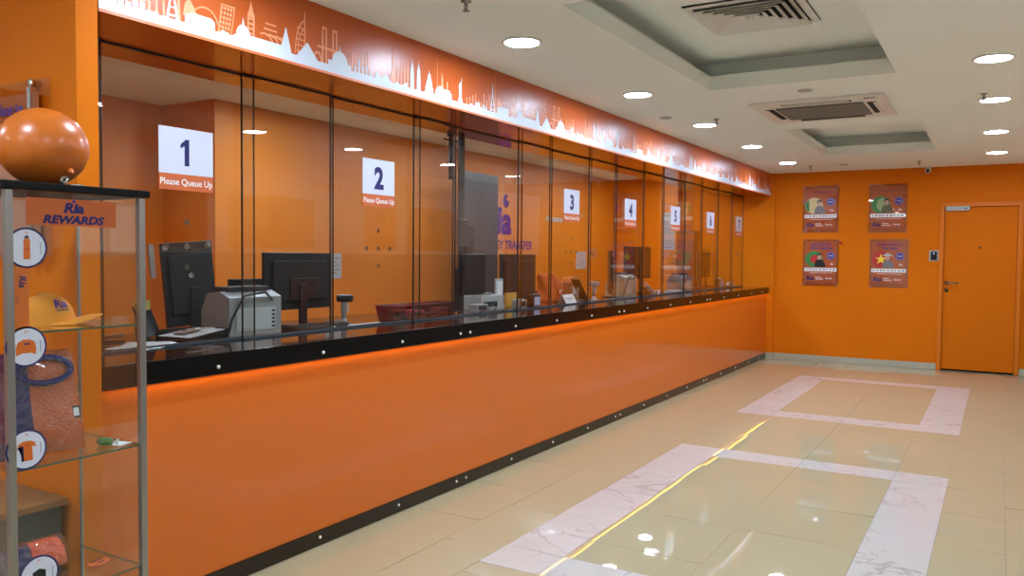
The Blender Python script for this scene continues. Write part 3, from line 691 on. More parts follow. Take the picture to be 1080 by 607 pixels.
# balloon, clip, cap, jersey ... in and on the showcase
t = thing('balloon', 'round orange balloon resting on the black showcase top', 'balloon', (.30, 1.512, 1.707))
pr = []
for k in range(25):
    a = -PI / 2 + PI * k / 24; r = .133 * math.cos(a); z = .126 + .126 * math.sin(a) * (1 if a > 0 else 1.0)
    pr.append((max(r, .0008), z))
MB().lathe(pr, BALM, 48).build('balloon_body', t)
MB().lathe([(.004, 0), (.010, .004), (.006, .012), (.003, .02)], BALM, 14, Matrix.Translation((.112, .02, .05)) @ Matrix.Rotation(rad(118), 4, 'Y')).build('knot', t)
t = thing('ribbon_rosette', 'small silver curled ribbon in front of the balloon on the showcase', 'ribbon', (.455, 1.488, 1.7062))
b = MB(); b.tube([(0, .012 * math.cos(a) * (1 - a / 22), .014 + .012 * math.sin(a) * (1 - a / 22)) for a in [k * .5 for k in range(26)]], .0025, CHR, 6); b.build('curl', t)
b = MB(); b.tube([(0, .01, .004), (-.01, .03, .003), (-.005, .055, .004), (-.02, .08, .0025)], .0025, CHR, 6); b.build('tail', t)

def cap():
    t = thing('baseball_cap', 'orange baseball cap with printed logo on the upper showcase shelf', 'cap', (.245, 1.535, 1.2568), rad(-38))
    # local +y is the peak direction, logo on the crown towards +x/+y
    vs = []; fs = []; n = 32; m = 12
    for i in range(m + 1):
        a = PI / 2 * i / m
        for k in range(n):
            th = 2 * PI * k / n
            r = .088 * math.cos(a) ** .8 if i < m else .0005
            vs.append((r * math.cos(th) * .92, r * math.sin(th) * 1.12 - .01 * math.sin(a), .012 + .088 * math.sin(a) + .008 * math.sin(th) * math.sin(a)))
    for i in range(m):
        for k in range(n): fs.append((i * n + k, i * n + (k + 1) % n, (i + 1) * n + (k + 1) % n, (i + 1) * n + k))
    b = MB(); b.add(vs, fs, CAPM, True)
    b.lathe([(.0885, 0), (.0885, .0125)], CAPM, 32, None, .92, 1.12, False)
    b.build('crown', t)
    vs = []; fs = []; nu = 20; nv = 8
    for layer in (0, .003):
        for j in range(nv + 1):
            s = j / nv
            for i in range(nu + 1):
                th = rad(22 + 136 * i / nu); ex = .088 * .92 * math.cos(th); ey = .088 * 1.12 * math.sin(th)
                ln = .08 * s * math.sin(PI * i / nu) ** .45
                x = ex * (1 + .05 * s); y = ey + ln
                z = .014 - .16 * s * s * .10 +   .046 * (1 - (ex / .082) ** 2) * (.35 + .6 * s) - .012 + layer
                vs.append((x, y, max(z, .0008 + layer)))
    N = (nu + 1) * (nv + 1)
    for L_ in (0, N):
        for j in range(nv):
            for i in range(nu): q = L_ + j * (nu + 1) + i; fs.append((q, q + 1, q + nu + 2, q + nu + 1))
    for i in range(nu): q = nv * (nu + 1) + i; fs.append((q, q + 1, q + 1 + N, q + N))
    MB().add(vs, fs, CAPM, True).build('peak', t)
    MB().lathe([(.008, .099), (.007, .104), (.002, .106)], CAPM, 12, Matrix.Translation((0, -.01, 0))).build('top_button', t)
    # logo wrapped on crown side (+x, slightly +y)
    q = MB(); q.text('Ria', 0, 0, .024, 0, PURP, bold=.03, shear=.2, wx=1.2); q.disc(.003, .028, .003, .003, -.0004, 0, RINK, 10)
    for k in range(8): q.box(-.024 + k * .006, -.018 + k * .006, -.0004, 0, -.009, -.006, DNAVY)
    vv = []
    for (u, y_, v_) in q.v:
        z_ = .056 + v_; a = math.asin(min(.99, (z_ - .014) / .092)); r = .088 * math.cos(a) ** .8 + .0014 - y_; ph = rad(48) + u / .092
        vv.append((r * math.cos(ph) * .92, r * math.sin(ph) * 1.12 - .01 * math.sin(a), z_ + .008 * math.sin(ph) * math.sin(a)))
    b = MB(); b.v = vv; b.f = q.f; b.m = q.m; b.mats = q.mats; b.sm = q.sm
    b.build('logo', t)
cap()

def pouch(name, label, cat, loc, wd, ht, th, rz, lean, mats, collar=True, tagp=True):
    t = thing(name, label, cat, loc, rz)
    t.rotation_euler = (lean, 0, rz)
    nx, nz = 28, 28; vs = []; fs = []; rr = random.Random(5)
    for side in (-1, 1):
        for j in range(nz + 1):
            for i in range(nx + 1):
                u = i / nx * 2 - 1; v = j / nz * 2 - 1
                k = max(0, (1 - u ** 4) * (1 - v ** 4)) ** .5
                wv = wd / 2 * (1 - .10 * max(0, v) ** 2)
                vs.append((u * wv, side * (th / 2 * k * (1 + .12 * math.sin(9 * u + 4 * v) * math.cos(6 * v))), (v + 1) / 2 * ht))
    N = (nx + 1) * (nz + 1); left = []; main = []
    for L_ in (0, N):
        for j in range(nz):
            for i in range(nx):
                q = L_ + j * (nx + 1) + i; (left if i < nx * .36 else main).append((q, q + 1, q + nx + 2, q + nx + 1))
    b = MB(); b.add(vs, main, mats[0], True); b.build('folded_shirt', t)
    b = MB(); b.add(vs, left, mats[1], True); b.build('blue_side', t)
    fv = []; ff = []; rf = random.Random(11); n_ = 22
    for j in range(n_ + 1):
        for i in range(n_ + 1):
            u = i / n_ * 2 - 1; v = j / n_ * 2 - 1
            k = max(0, (1 - u ** 4) * (1 - v ** 4)) ** .5
            fv.append((u * wd * .512 + rf.uniform(-.002, .002), -(th / 2 * k * 1.12) - .011 + rf.uniform(-.0022, .0022), (v + 1) / 2 * ht * .985 + .003 + rf.uniform(-.002, .002)))
    for j in range(n_):
        for i in range(n_):
            q = j * (n_ + 1) + i; ff += [(q, q + 1, q + n_ + 2), (q, q + n_ + 2, q + n_ + 1)]
    MB().add(fv, ff, FILM, False).build('clear_film', t)
    if collar:
        b = MB(); b.tube([(.02 + .085 * math.cos(a), -th / 2 - .001 + .004 * math.sin(a) - .003, ht * .80 + .042 * math.sin(a)) for a in [2 * PI * k / 28 for k in range(29)]], .011, mats[1], 8); b.build('collar', t)
    if tagp: MB().box(wd / 2 - .038, wd / 2 - .012, -th * .42, -th * .42 + .002, ht * .30, ht * .42, BINK).box(wd / 2 - .034, wd / 2 - .016, -th * .42 - .0006, -th * .42, ht * .32, ht * .40, WINK).build('size_label', t)
    return t
pouch('packed_jersey', 'orange and blue jersey in clear film leaning on the middle showcase shelf', 'jersey', (.34, 1.475, .8455), .27, .335, .05, FACE_X + rad(-4), rad(-12), (JER, JERB))
t = pouch('packed_shirt', 'coral and blue folded shirt in film on the bottom showcase shelf', 'shirt', (.31, 1.47, .458), .20, .10, .09, FACE_X, rad(-35), (JERR, JERB), False, False)
t = thing('foil_sweet_pouch', 'small green crumpled foil pouch on the middle showcase shelf', 'pouch', (.385, 1.66, .8452), .4)
b = MB(); vs = []; 
b.lathe([(.003, .0), (.018, .002), (.024, .013), (.018, .024), (.005, .027)], GREEN, 9, None, 1.3, .8); b.build('foil_body', t)
MB().prism([(.028, .012), (.048, .004), (.046, .024)], -.004, .004, PAPER).build('paper_twist', t)
o = MB().box(-.03, .03, -.028, .028, 0, .0015, PAPER, bev=.0005).build('price_card', None, (.40, 1.70, .8452), (0, 0, .3)); tag(o, 'small pale card beside the green foil pouch', 'card')
t = thing('keyring_pair', 'flat oval orange tag with dark slots on the bottom showcase shelf', 'tag', (.33, 1.665, .4272), .2)
MB().lathe([(.002, 0), (.040, .0005), (.042, .005), (.038, .008), (.002, .0085)], TAN, 28, None, .62, 1).build('oval_plate', t)
MB().box(-.016, -.008, -.022, .022, .0086, .0096, BINK).box(.008, .014, -.012, .014, .0086, .0096, BINK).build('dark_slots', t)

# ------------------------------------------------------------------ things on and behind the counter
def monitor(label, x, y, wd, ht, z0, rz=0, stand=True, mm=None, vesa=False, stm=None, group='monitors behind the teller glass', tilt=0):
    """back of the screen faces the customers (local -y), turned to +X by rz."""
    mm = mm or BPL; stm = stm or BPL
    t = thing('computer_monitor', label, 'monitor', (x, y, ZS), FACE_X + rz, group)
    M = Matrix.Translation((0, 0, z0)) @ Matrix.Rotation(tilt, 4, 'Y')
    MB().box(-wd / 2, wd / 2, -.008, .014, 0, ht, mm, M, bev=.004).build('screen_shell', t)
    MB().box(-wd * .40, wd * .40, -.026, -.0082, ht * .14, ht * .86, mm, M, bev=.008).build('back_cover', t)
    MB().box(-wd / 2 + .01, wd / 2 - .01, .0142, .016, .01, ht - .01, DPL, M).build('screen', t)
    if stand:
        MB().box(-.03, .03, -.045, -.027, .012, z0 + ht * .45, stm, bev=.004).build('stand_neck', t)
        MB().box(-.12, .12, -.10, .08, .0005, .0115, stm, bev=.004).build('stand_foot', t)
    if vesa:
        for (hx, hz) in ((-wd * .42, ht * .95), (0, ht * .95), (wd * .42, ht * .95), (0, ht * .60)):
            MB().lathe([(.015, 0), (.015, .006), (.012, .007), (.012, .004), (.001, .004)], GPL, 16, M @ Matrix.Translation((hx, -.0082 if hz > ht * .86 else -.0262, hz)) @ Matrix.Rotation(PI / 2, 4, 'X')).build('mounting_boss', t)
    else:
        MB().disc(0, z0 + ht * .36, .014, .014, -.0272, -.0262, GREYINK, 16).build('maker_badge', t)
    return t
t = monitor('tall charcoal monitor back with round mounting bosses near the number 1 sign', -.88, 3.0, .29, .46, .04, rad(-12), True, DPL, True, DPL, tilt=rad(-5))
MB().box(-.205, -.178, -.006, .01, .32, .50, GPAPER, Matrix.Rotation(rad(-5), 4, 'Y')).build('clip_on_page', t)
t = monitor('wide black monitor back on dark stand between signs 1 and 2', -.72, 3.64, .56, .345, .10, 0, True, BPL, False, MAHOG)
MB().box(-.10, .13, -.036, -.0265, .16, .29, MAHOG, bev=.006).build('connector_cover', t)
monitor('dark grey monitor back in front of the grey partition', -.80, 6.44, .66, .42, .03, rad(2), True, DPL, False, DPL)
monitor('dark monitor seen edge on just left of the number 4 sign', -.62, 8.08, .42, .46, .04, rad(28), True, BPL)
t = monitor('black monitor back with cluttered reflection below the number 4 sign', -.88, 9.50, .84, .40, .16, 0, True, BPL, False, MAHOG)
monitor('thin dark monitor turned edge on below the number 5 sign', -.60, 10.98, .40, .42, .10, rad(21), True, BPL)
monitor('brown black monitor back below the number 6 sign', -.85, 12.02, .62, .38, .13, 0, True, MAHOG, False, MAHOG)

t = thing('phone_stand_arm', 'black jointed arm with cable beside the charcoal monitor', 'bracket', (-.93, 3.27, ZS + .0005))
MB().box(-.05, .05, -.05, .05, .0005, .015, BPL, bev=.003).build('base', t)
MB().tube([(0, 0, .015), (0, 0, .16), (.01, .05, .24)], .012, BPL).build('lower_arm', t)
MB().box(-.015, .015, .02, .30, .225, .285, DPL, bev=.006).build('upper_arm', t)
MB().box(-.02, .02, .30, .34, .18, .25, BPL, bev=.004).build('clamp', t)

def cash_counter(label, loc, rz, m, wd=.27, dp=.22, ht=.235):
    t = thing('cash_counting_machine', label, 'cash counter', loc, rz, 'cash counting machines on the counter')
    b = MB(); pr = [(0, 0), (dp, 0), (dp, ht * .55), (dp * .8, ht * .95), (dp * .35, ht), (0, ht * .86)]
    b.add([(-wd / 2, y - dp / 2, z) for y, z in pr] + [(wd / 2, y - dp / 2, z) for y, z in pr],
          [tuple(range(6)), tuple(range(11, 5, -1))] + [(i, i + 6, (i + 1) % 6 + 6, (i + 1) % 6) for i in range(6)], m); b.build('body', t)
    MB().box(-wd * .38, wd * .38, -dp / 2 - .004, -dp / 2 - .0002, ht * .10, ht * .62, GPL if m is not GPL else LGPL, bev=.001).build('rear_panel', t)
    MB().box(-wd * .28, -wd * .02, -dp / 2 - .007, -dp / 2 - .0042, ht * .14, ht * .28, LGPL).build('rating_plate', t)
    MB().box(-wd * .40, wd * .40, -.05, .06, ht * .98, ht * 1.10, DPL, bev=.006).build('note_hopper', t)
    b = MB(); b.tube([(wd * .3, -dp / 2 - .008, ht * .78), (wd * .1, -dp / 2 - .03, ht * .98), (-wd * .3, -dp / 2 - .03, ht * .9), (-wd * .5, -dp / 2 - .02, ht * .4), (-wd * .55, -dp / 2 - .01, .006)], .006, BPL, 8); b.build('power_cable', t)
    for k in range(5): MB().box(wd * .30, wd * .36, -dp / 2 - .006, -dp / 2 - .0042, ht * (.15 + .09 * k), ht * (.19 + .09 * k), BPL).build('vent_slot', t)
    return t
cash_counter('grey cash counting machine beside the charcoal monitor at sign 1', (-.60, 3.10, ZS + .0006), FACE_X, GPL, .36)
cash_counter('beige cash counting machine below the number 4 sign', (-.72, 8.62, ZS + .0006), FACE_X, BEPL, .38)

def scanner(label, loc, rz, m1, m2):
    t = thing('barcode_scanner', label, 'scanner', loc, rz)
    MB().lathe([(.045, 0), (.045, .006), (.018, .016), (.013, .05)], m1, 20).build('stand_base', t)
    MB().tube([(0, 0, .04), (0, .006, .09), (0, 0, .14)], [.016, .015, .018], m1, 10).build('handle', t)
    MB().box(-.028, .028, -.055, .045, .14, .185, m2, bev=.012).build('head', t)
    MB().box(-.012, .012, -.026, -.018, .07, .13, LGPL, bev=.003).build('trigger_plate', t)
    return t
scanner('grey handheld scanner standing upright beside the wide black monitor', (-.55, 3.86, ZS + .0005), FACE_X + .5, GPL, BPL)

t = thing('picture_frame', 'small leaning desk frame with yellow back left of the charcoal monitor', 'frame', (-.78, 2.66, ZS + .0006), FACE_X + .5)
MB().box(-.075, .075, .035, .043, .0, .19, YEL).build('yellow_card', t)
MB().box(-.085, .085, -.02, -.012, .002, .17, BPL, Matrix.Rotation(rad(-22), 4, 'X')).build('front_panel', t)
MB().box(-.085, -.055, .012, .034, 0, .18, BPL).build('side_support', t)
t = thing('chrome_stapler', 'small chrome stapler near the left end of the counter', 'stapler', (-.72, 2.42, ZS + .0005), .9)
MB().box(-.05, .05, -.012, .012, 0, .012, BPL, bev=.003).build('base', t)
MB().box(-.048, .05, -.011, .011, .022, .042, CHR, Matrix.Rotation(rad(-6), 4, 'Y'), bev=.006).build('top_arm', t)
t = thing('document_pile', 'loose white papers near the glass by the showcase end', 'papers', (-.46, 2.40, ZS + .0005), .35)
for k in range(4): MB().box(-.10, .10, -.14 + .02 * k, .14 + .01 * k, .0012 * k, .0012 * k + .0009, PAPER if k % 2 == 0 else GPAPER, Matrix.Rotation(.15 * k, 4, 'Z')).build('sheet', t)
t = thing('document_tray', 'flat black paper tray with leaflets below the charcoal monitor', 'tray', (-.58, 2.75, ZS + .0005), .1)
MB().box(-.10, .13, -.13, .13, 0, .006, BPL).box(-.10, .13, .126, .13, .006, .05, BPL).box(-.10, -.096, -.13, .126, .006, .05, BPL).build('tray_shell', t)
MB().box(-.09, .12, -.12, .12, .0305, .034, GPAPER, Matrix.Rotation(rad(6), 4, 'X')).build('leaflets', t)
MB().box(-.03, .04, -.08, .05, .042, .046, mat('brown leaflet', (110, 60, 36), .5), Matrix.Rotation(rad(8), 4, 'X')).build('brown_leaflet', t)
t = thing('ballpoint_pen', 'silver pen lying across the black paper tray', 'pen', (-.50, 2.76, ZS + .0575), FACE_X)
MB().tube([(-.10, 0, 0), (.07, 0, 0), (.085, 0, 0)], [.0045, .0045, .001], CHR, 10).build('barrel', t); MB().tube([(-.115, 0, 0), (-.10, 0, 0)], .0035, BPL, 8).build('push_button', t)
t = thing('keyboard', 'flat black keyboard below the wide black monitor', 'keyboard', (-.50, 3.57, ZS + .0005), FACE_X)
MB().box(-.22, .22, -.07, .07, 0, .018, BPL, bev=.004).build('case', t)
for j in range(4):
    for i in range(12): pass
MB().box(-.21, .21, -.06, .06, .0185, .024, DPL).build('key_field', t)

# red basket with odds and ends
t = thing('red_basket', 'translucent dark red tray of oddments on the counter right of sign 2', 'tray', (-.48, 4.52, ZS + .0006), FACE_X)
RGL = glassmat('translucent red plastic', (.66, .28, .24), 1.4)
b = MB(); L_, D_, H_ = .40, .15, .10
def wallseg(b, x0, y0, x1, y1, X0, Y0, X1, Y1, m): b.add([(x0, y0, 0), (x1, y1, 0), (X1, Y1, H_), (X0, Y0, H_)], [(0, 1, 2, 3)], m)
c0 = [(-.33, -.07), (.33, -.07), (.33, .07), (-.33, .07)]; c1 = [(-.345, -.085), (.345, -.085), (.345, .085), (-.345, .085)]
for th_ in (0, .004):
    for k in range(4):
        a, c = c0[k], c0[(k + 1) % 4]; A, C_ = c1[k], c1[(k + 1) % 4]; f = 1 - th_ / .3
        wallseg(b, a[0] * f, a[1] * f, c[0] * f, c[1] * f, A[0] * f, A[1] * f, C_[0] * f, C_[1] * f, RGL)
b.box(-.328, .328, -.068, .068, 0, .004, REDPL); b.build('tray_body', t)
b = MB(); b.tube([(x, y, H_) for x, y in c1] + [(c1[0][0], c1[0][1], H_)], .004, REDPL, 8); b.build('rim', t)
def small_box(name, label, cat, loc, sx, sy, sz, m, rz=0, cap_m=None):
    t = thing(name, label, cat, loc, rz)
    MB().box(-sx / 2, sx / 2, -sy / 2, sy / 2, 0, sz, m, bev=min(sx, sy, sz) * .12).build('body', t)
    if cap_m: MB().box(-sx * .35, sx * .35, -sy / 2 - .002, -sy / 2 - .0002, sz * .25, sz * .75, cap_m).build('label_plate', t)
    return t
small_box('ink_pad', 'pale green stamp pad in the red tray', 'stamp pad', (-.46, 4.63, ZS + .006), .13, .06, .03, mat('pale green plastic', (142, 170, 146), .4), FACE_X, LGPL)
small_box('paper_bundle', 'bundle of receipts in the left end of the red tray', 'paper bundle', (-.47, 4.26, ZS + .006), .09, .05, .07, GPAPER, FACE_X, REDPL)
small_box('receipt_stack', 'low white receipt stack in the middle of the red tray', 'paper stack', (-.48, 4.465, ZS + .006), .16, .09, .055, PAPER, FACE_X, GPAPER)
small_box('receipt_box', 'white card box at the right end of the red tray', 'box', (-.48, 4.77, ZS + .006), .11, .09, .06, LGPL, FACE_X, GPAPER)
t = thing('rubber_stamp', 'small chrome and black rubber stamp standing in the red tray', 'stamp', (-.47, 4.345, ZS + .006))
MB().box(-.018, .018, -.026, .026, 0, .02, BPL, bev=.003).build('stamp_block', t); MB().lathe([(.006, .02), (.008, .04), (.014, .055), (.010, .07), (.002, .073)], CHR, 14).build('stamp_handle', t)
o = MB().tube([(-.42, 4.05, ZS + .005), (-.42, 3.80, ZS + .005), (-.45, 3.72, ZS + .005), (-.42, 3.60, ZS + .005)], .0045, PAPER, 8).build('white_cable'); tag(o, 'white cable lying on the counter left of the red tray', 'cable')

# black post with intercom and screen at the partition
t = thing('intercom_post', 'black post with intercom handset and dark screen behind the glass', 'intercom', (-.47, 5.03, ZS + .0006), FACE_X)
MB().box(-.028, .028, -.012, .012, 0, ZF - ZS - .003, BPL, bev=.002).build('post', t)
MB().box(-.075, .015, -.055, -.0125, .50, .70, BPL, bev=.01).build('handset_box', t)
MB().box(.03, .14, -.03, .0, .44, .66, MAHOG, bev=.006).build('brown_box', t)
MB().box(-.02, .27, -.05, -.0125, .14, .45, BPL, bev=.012).build('dark_screen', t)
b = MB(); b.tube([(-.055, -.04, .50), (-.06, -.05, .44), (-.03, -.05, .40), (-.01, -.03, .43)], .004, BPL, 8); b.build('coiled_cable', t)
MB().box(-.05, -.029, -.02, .02, .02, .34, BPL, bev=.006).build('side_speaker', t)
t = thing('hanging_camera_arm', 'black camera bracket hanging from the soffit inside the glass', 'bracket', (-.58, 5.05, ZF - .001))
MB().lathe([(.03, 0), (.03, -.02), (.014, -.03)], BPL, 16).build('mount', t)
MB().tube([(0, 0, -.03), (0, 0, -.26), (.004, .01, -.34)], [.016, .018, .024], DPL, 12).build('pole', t)
MB().tube([(0, -.09, -.05), (0, .09, -.05)], .006, BPL, 8).build('cross_bar', t)
t = thing('grey_partition', 'tall dark grey partition board behind the counter beside the purple logo', 'partition', (-2.1, 7.46, 0), FACE_X)
MB().box(0, .72, 0, .04, .0008, 2.42, DDOOR, bev=.003).build('board', t); MB().box(-.012, -.0005, -.006, .046, .0008, 2.43, BPL).build('edge_trim', t)
# logo on inner wall
t = thing('wall_logo', 'purple Ria money transfer logo lettered on the inner wall', 'logo', (XI, 8.35, 1.50), FACE_X)
MB().box(-.05, 1.55, -.006, -.0002, .0, .80, mat('logo backing', (222, 136, 72), .4)).build('backing_panel', t)
b = MB(); b.text('Ria', .05, .28, .34, -.0075, PURP, 'LEFT', .04, .12, 1.2); b.build('logo_letters', t)
b = MB(); b.disc(.66, .69, .075, .085, -.0078, -.0065, PURP, 24); b.disc(.70, .72, .035, .03, -.009, -.0079, mat('logo backing', (214, 122, 56)), 16); b.build('logo_swirl', t)
b = MB(); b.text('MONEY TRANSFER', .05, .08, .105, -.0075, PURP, 'LEFT', .03, .12, 1.02); b.build('logo_tagline', t)

# printer group
t = thing('receipt_printer', 'pale grey receipt printer with upright paper holder near the intercom post', 'printer', (-.60, 5.55, ZS + .0006), FACE_X)
MB().box(-.17, .17, -.09, .09, 0, .12, LGPL, bev=.012).build('body', t); MB().box(-.14, .06, -.094, -.0902, .03, .07, BPL).build('paper_slot', t); MB().box(-.15, .0, -.08, .05, .121, .14, GPL, bev=.004).build('lid', t)
t = thing('document_holder', 'pale upright card holder behind the receipt printer', 'holder', (-.68, 5.90, ZS + .0006), FACE_X)
MB().box(-.07, .07, -.05, .05, 0, .015, LGPL, bev=.003).build('foot', t); MB().box(-.06, .06, -.012, .0, .0152, .24, LGPL, bev=.004).build('back_plate', t); MB().box(-.05, .04, -.02, -.0122, .10, .22, PAPER).build('card', t)
small_box('cable_bundle', 'grey box with coiled cable in front of the receipt printer', 'device', (-.50, 5.32, ZS + .0006), .16, .08, .06, GPL, FACE_X, BPL)
o = MB().tube([(-.40, 5.18, ZS + .01), (-.39, 5.30, ZS + .03), (-.39, 5.40, ZS + .08), (-.40, 5.42, ZS + .03), (-.39, 5.36, ZS + .006)], .004, BPL, 8).build('black_cable'); tag(o, 'black looped cable hanging over the grey box by the post', 'cable')
small_box('yellow_note_block', 'yellow card block in front of the dark grey monitor', 'note block', (-.62, 6.02, ZS + .0006), .18, .03, .12, mat('yellow orange card', (205, 150, 60), .6), FACE_X)
small_box('card_terminal', 'grey payment terminal left of the small black clock', 'terminal', (-.46, 5.88, ZS + .0006), .11, .08, .075, GPL, FACE_X, BPL)
t = thing('desk_clock', 'small black clock with pale face on the counter near sign 3', 'clock', (-.42, 6.06, ZS + .0006), FACE_X)
MB().box(-.07, .07, -.03, .03, 0, .115, BPL, bev=.01).build('case', t); MB().box(-.05, .045, -.0335, -.0302, .02, .09, mat('clock face', (176, 186, 212), .2)).build('face', t); MB().tube([(-.04, 0, .115), (-.05, 0, .15)], .008, BPL, 8).build('left_lug', t); MB().tube([(.03, 0, .115), (.045, 0, .14)], .008, BPL, 8).build('right_lug', t)
# orange bag
t = thing('orange_carrier_bag', 'slumped orange cloth bag on the counter left of sign 3 area', 'bag', (-.80, 7.02, ZS + .0006), FACE_X)
vs = []; fs = []; n = 24; m = 10
for j in range(m + 1):
    s = j / m
    for k in range(n):
        th = 2 * PI * k / n; w1 = .20 - .03 * s + .022 * math.sin(3 * th + 5 * s); d1 = .10 - .03 * s + .012 * math.sin(5 * th + 3 * s)
        vs.append((w1 * math.cos(th) + .03 * math.sin(4 * s), d1 * math.sin(th), .25 * s + .02 * math.sin(2 * th) * s + .018 * math.cos(4 * th) * s * s))
for j in range(m):
    for k in range(n): fs.append((j * n + k, j * n + (k + 1) % n, (j + 1) * n + (k + 1) % n, (j + 1) * n + k))
fs.append(tuple(range(n))); fs.append(tuple(m * n + k for k in range(n)))
MB().add(vs, fs, BAGM, True).build('bag_body', t)
MB().tube([(-.10, -.10, .20), (-.08, -.135, .12), (-.02, -.14, .06), (.05, -.135, .12), (.07, -.10, .2)], .008, BAGM, 8).build('handle', t)
MB().box(-.04, .0, -.125, -.121, .05, .11, PAPER, Matrix.Rotation(.5, 4, 'Y')).build('paper_slip', t)
t = thing('tent_card', 'white folded tent card on the counter below sign 3', 'card', (-.45, 6.74, ZS + .0006), FACE_X)
b = MB(); b.add([(-.11, -.05, 0), (.11, -.05, 0), (.11, 0, .085), (-.11, 0, .085), (-.11, .05, 0), (.11, .05, 0)], [(0, 1, 2, 3), (3, 2, 5, 4)], PAPER)
b.build('folded_card', t); b = MB(); 
M = Matrix.Translation((0, -.026, .042)) @ Matrix.Rotation(rad(-30.5), 4, 'X')
b.box(-.08, .08, -.001, 0, .005, .011, BINK, M).box(-.06, .07, -.001, 0, -.012, -.007, GREYINK, M); b.build('printed_lines', t)
t = thing('tablet_on_stand', 'brown tablet leaning on a stand right of the tent card', 'tablet', (-.52, 7.27, ZS + .0046), FACE_X + .9)
MB().box(-.09, .09, 0, .012, 0, .24, MAHOG, Matrix.Rotation(rad(-28), 4, 'X'), bev=.004).build('tablet_body', t); MB().box(-.03, .03, .0, .12, 0, .01, GPL).build('stand_foot', t); MB().box(-.02, .02, .09, .10, .01, .16, GPL, Matrix.Rotation(rad(8), 4, 'X')).build('stand_leg', t)
scanner('grey upright scanner right of the brown tablet', (-.50, 7.42, ZS + .0005), FACE_X, GPL, GPL)
small_box('parcel_box', 'brown carton behind the upright scanner near sign 3', 'box', (-.86, 7.62, ZS + .0006), .26, .14, .17, mat('brown carton', (150, 78, 34), .7), FACE_X, GPAPER)
small_box('folded_cap', 'pale orange folded cloth on top of the brown carton', 'cloth', (-.86, 7.62, ZS + .1708), .18, .10, .05, mat('pale orange cloth', (226, 130, 58), .8), FACE_X)
t = thing('desk_phone', 'silver and black desk phone standing below the number 4 sign', 'phone', (-.45, 8.78, ZS + .0006), FACE_X)
MB().add([(-.09, -.08, 0), (.09, -.08, 0), (.09, .08, 0), (-.09, .08, 0), (-.09, .02, .10), (.09, .02, .10), (.09, .08, .10), (-.09, .08, .10)], [(0, 1, 5, 4), (1, 2, 6, 5), (2, 3, 7, 6), (3, 0, 4, 7), (4, 5, 6, 7), (3, 2, 1, 0)], BPL).build('phone_base', t)
MB().tube([(-.07, -.05, .055), (-.07, -.01, .125), (-.06, .04, .15), (-.05, .06, .12)], [.016, .010, .010, .016], GPL, 10).build('handset', t); MB().box(-.02, .06, -.062, -.055, .02, .05, GPL).build('keypad', t)
small_box('scanner_dock', 'white card box right of the desk phone', 'box', (-.62, 9.35, ZS + .0006), .30, .10, .03, PAPER, FACE_X)
small_box('flat_book', 'pale booklet lying below the number 5 sign', 'booklet', (-.55, 9.9, ZS + .0006), .34, .14, .015, GPAPER, FACE_X)
small_box('black_router', 'black network box beneath the number 4 monitor', 'router', (-.55, 9.12, ZS + .0006), .14, .10, .04, BPL, FACE_X, DPL)
t = cash_counter('grey cash counting machine below the number 5 sign', (-.68, 10.48, ZS + .0006), FACE_X, GPL, .40, .22, .2)
t = thing('blue_desk_clock', 'small pale blue and black clock below the number 6 sign', 'clock', (-.42, 11.42, ZS + .0006), FACE_X)
MB().box(-.10, .10, -.03, .03, 0, .13, BPL, bev=.012).build('case', t); MB().box(-.08, .08, -.0335, -.0302, .02, .11, mat('blue clock face', (130, 160, 186), .2)).build('face', t); MB().lathe([(.02, .13), (.014, .145), (.003, .15)], WPL, 12).build('top_button', t)
t = thing('tape_dispenser', 'grey tape dispenser at the far end of the counter below sign 7', 'tape dispenser', (-.45, 12.05, ZS + .0006), FACE_X)
b = MB(); b.prism([(-.14, 0), (.14, 0), (.13, .035), (.05, .075), (-.06, .075), (-.13, .03)], -.03, .03, LGPL); b.build('body', t); MB().ring(-.01, .055, .045, .022, -.034, -.0302, BPL, 20).build('tape_roll', t)
small_box('black_card_reader', 'black card reader beside the tape dispenser', 'card reader', (-.45, 11.78, ZS + .0006), .12, .08, .03, BPL, FACE_X, DPL)
o = MB().tube([(-.40, 9.5, ZS + .005), (-.40, 9.9, ZS + .005), (-.40, 10.4, ZS + .005), (-.40, 10.7, ZS + .005), (-.39, 11.2, ZS + .005)], .005, BPL, 8).build('long_cable'); tag(o, 'long thin black cable running along the far half of the counter', 'cable')
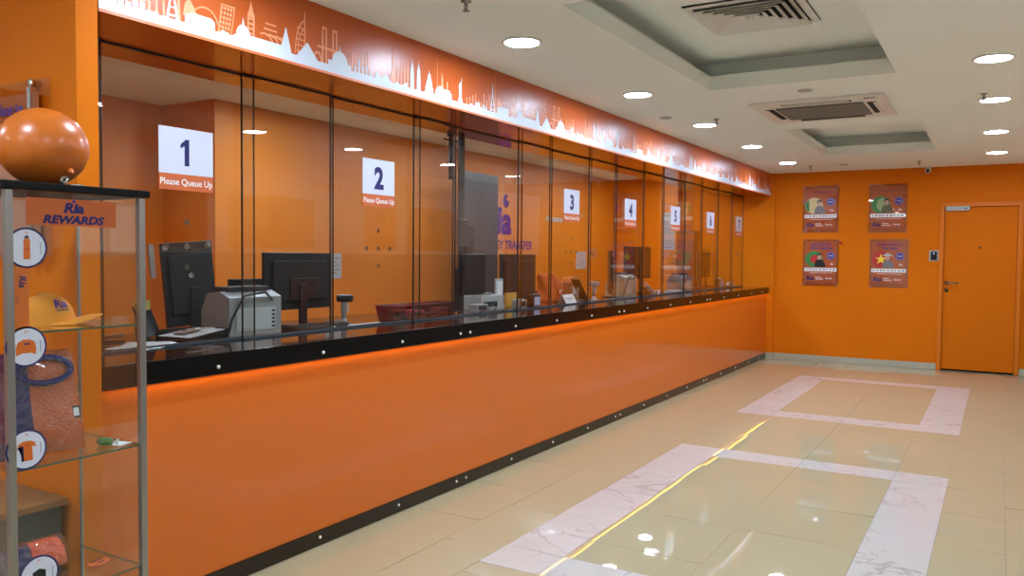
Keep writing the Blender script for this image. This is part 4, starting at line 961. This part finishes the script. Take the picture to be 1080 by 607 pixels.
# papers on the inner walls
def notice(loc, wd, ht, label, rz=FACE_X, m=GPAPER):
    t = thing('paper_notice', label, 'notice', loc, rz, 'paper notices on the inner walls')
    MB().box(0, wd, -.002, -.0002, 0, ht, m).build('sheet', t)
    b = MB(); k = 0; z = ht - .05
    while z > .03:
        b.box(wd * .12, wd * (.88 - .2 * ((k * 5) % 3) / 2), -.0026, -.0021, z, z + .008, GREYINK); z -= .035; k += 1
    b.build('printed_lines', t)
notice((XI, 5.74, 1.26), .22, .24, 'small white paper notice right of the wide black monitor')
notice((XI, 11.05, 1.30), .34, .26, 'pale paper notice left of the number 4 monitor')
notice((-1.60, 12.285, 1.60), .20, .58, 'tall stacked paper notices on the pillar at sign 5', 0)
notice((XI, 10.1, 1.98), .5, .06, 'narrow pale strip notice high on the inner wall between signs 3 and 4')
# inner pillars
wall('wall_pillar', [(-1.66, -1.36, 12.29, YB, 0, ZC)], OWI)
# inner wooden shelf boxes seen in the far bays
t = thing('wall_cabinet', 'brown board panel cabinet on the inner wall below sign 6', 'cabinet', (-1.355, 12.42, 0))
MB().box(0, .29, -.18, 0, .0008, 1.9, mat('brown laminate', (140, 70, 26), .45), bev=.003).build('carcass', t)
MB().box(.01, .28, -.198, -.1802, .95, 1.88, mat('brown laminate door', (150, 76, 28), .4), bev=.002).build('door', t)

# wall mural on the right wall (outside the frame, mirrored in the teller glass)
t = thing('wall_mural', 'cream wall mural with lettering and rounded pictures on the right wall', 'mural', (XR, 12.0, 0), -PI / 2)
MB().box(.2, 7.4, -.008, -.0005, 1.52, 2.62, mat('mural cream', (224, 196, 170), .45)).build('mural_panel', t)
b = MB(); b.text('PEOPLE', 3.60, 2.47, .09, -.0095, OINK, 'LEFT', .02); b.text('& FAMILIES', 3.75, 2.32, .09, -.0095, OINK, 'LEFT', .02); b.build('lettering', t)
for k, (x0, x1, z0, z1) in enumerate(((4.3, 5.6, 1.56, 2.18), (2.6, 3.3, 1.56, 2.2), (1.2, 2.3, 1.56, 2.2), (5.9, 7.0, 1.56, 2.18))):
    p = MB().box(x0, x1, -.010, -.0082, z0, z1, mat('peach picture print', (222, 142, 84), .4), bev=.0008).build('picture', t)
    cx = (x0 + x1) / 2
    MB().disc(cx, z0 + .40, .10, .14, -.0125, -.0102, mat('brown portrait ink', (176, 104, 56), .5), 20).prism([(cx - .3, z0), (cx - .24, z0 + .18), (cx - .07, z0 + .27), (cx + .07, z0 + .27), (cx + .24, z0 + .18), (cx + .3, z0)], -.0125, -.0102, OINK).prism([(cx - .12, z0 + .36), (cx - .12, z0 + .5), (cx, z0 + .57), (cx + .12, z0 + .5), (cx + .12, z0 + .36), (cx + .08, z0 + .48), (cx - .08, z0 + .48)], -.0135, -.0126, mat('dark brown portrait ink', (110, 56, 26), .5)).build('portrait', p)
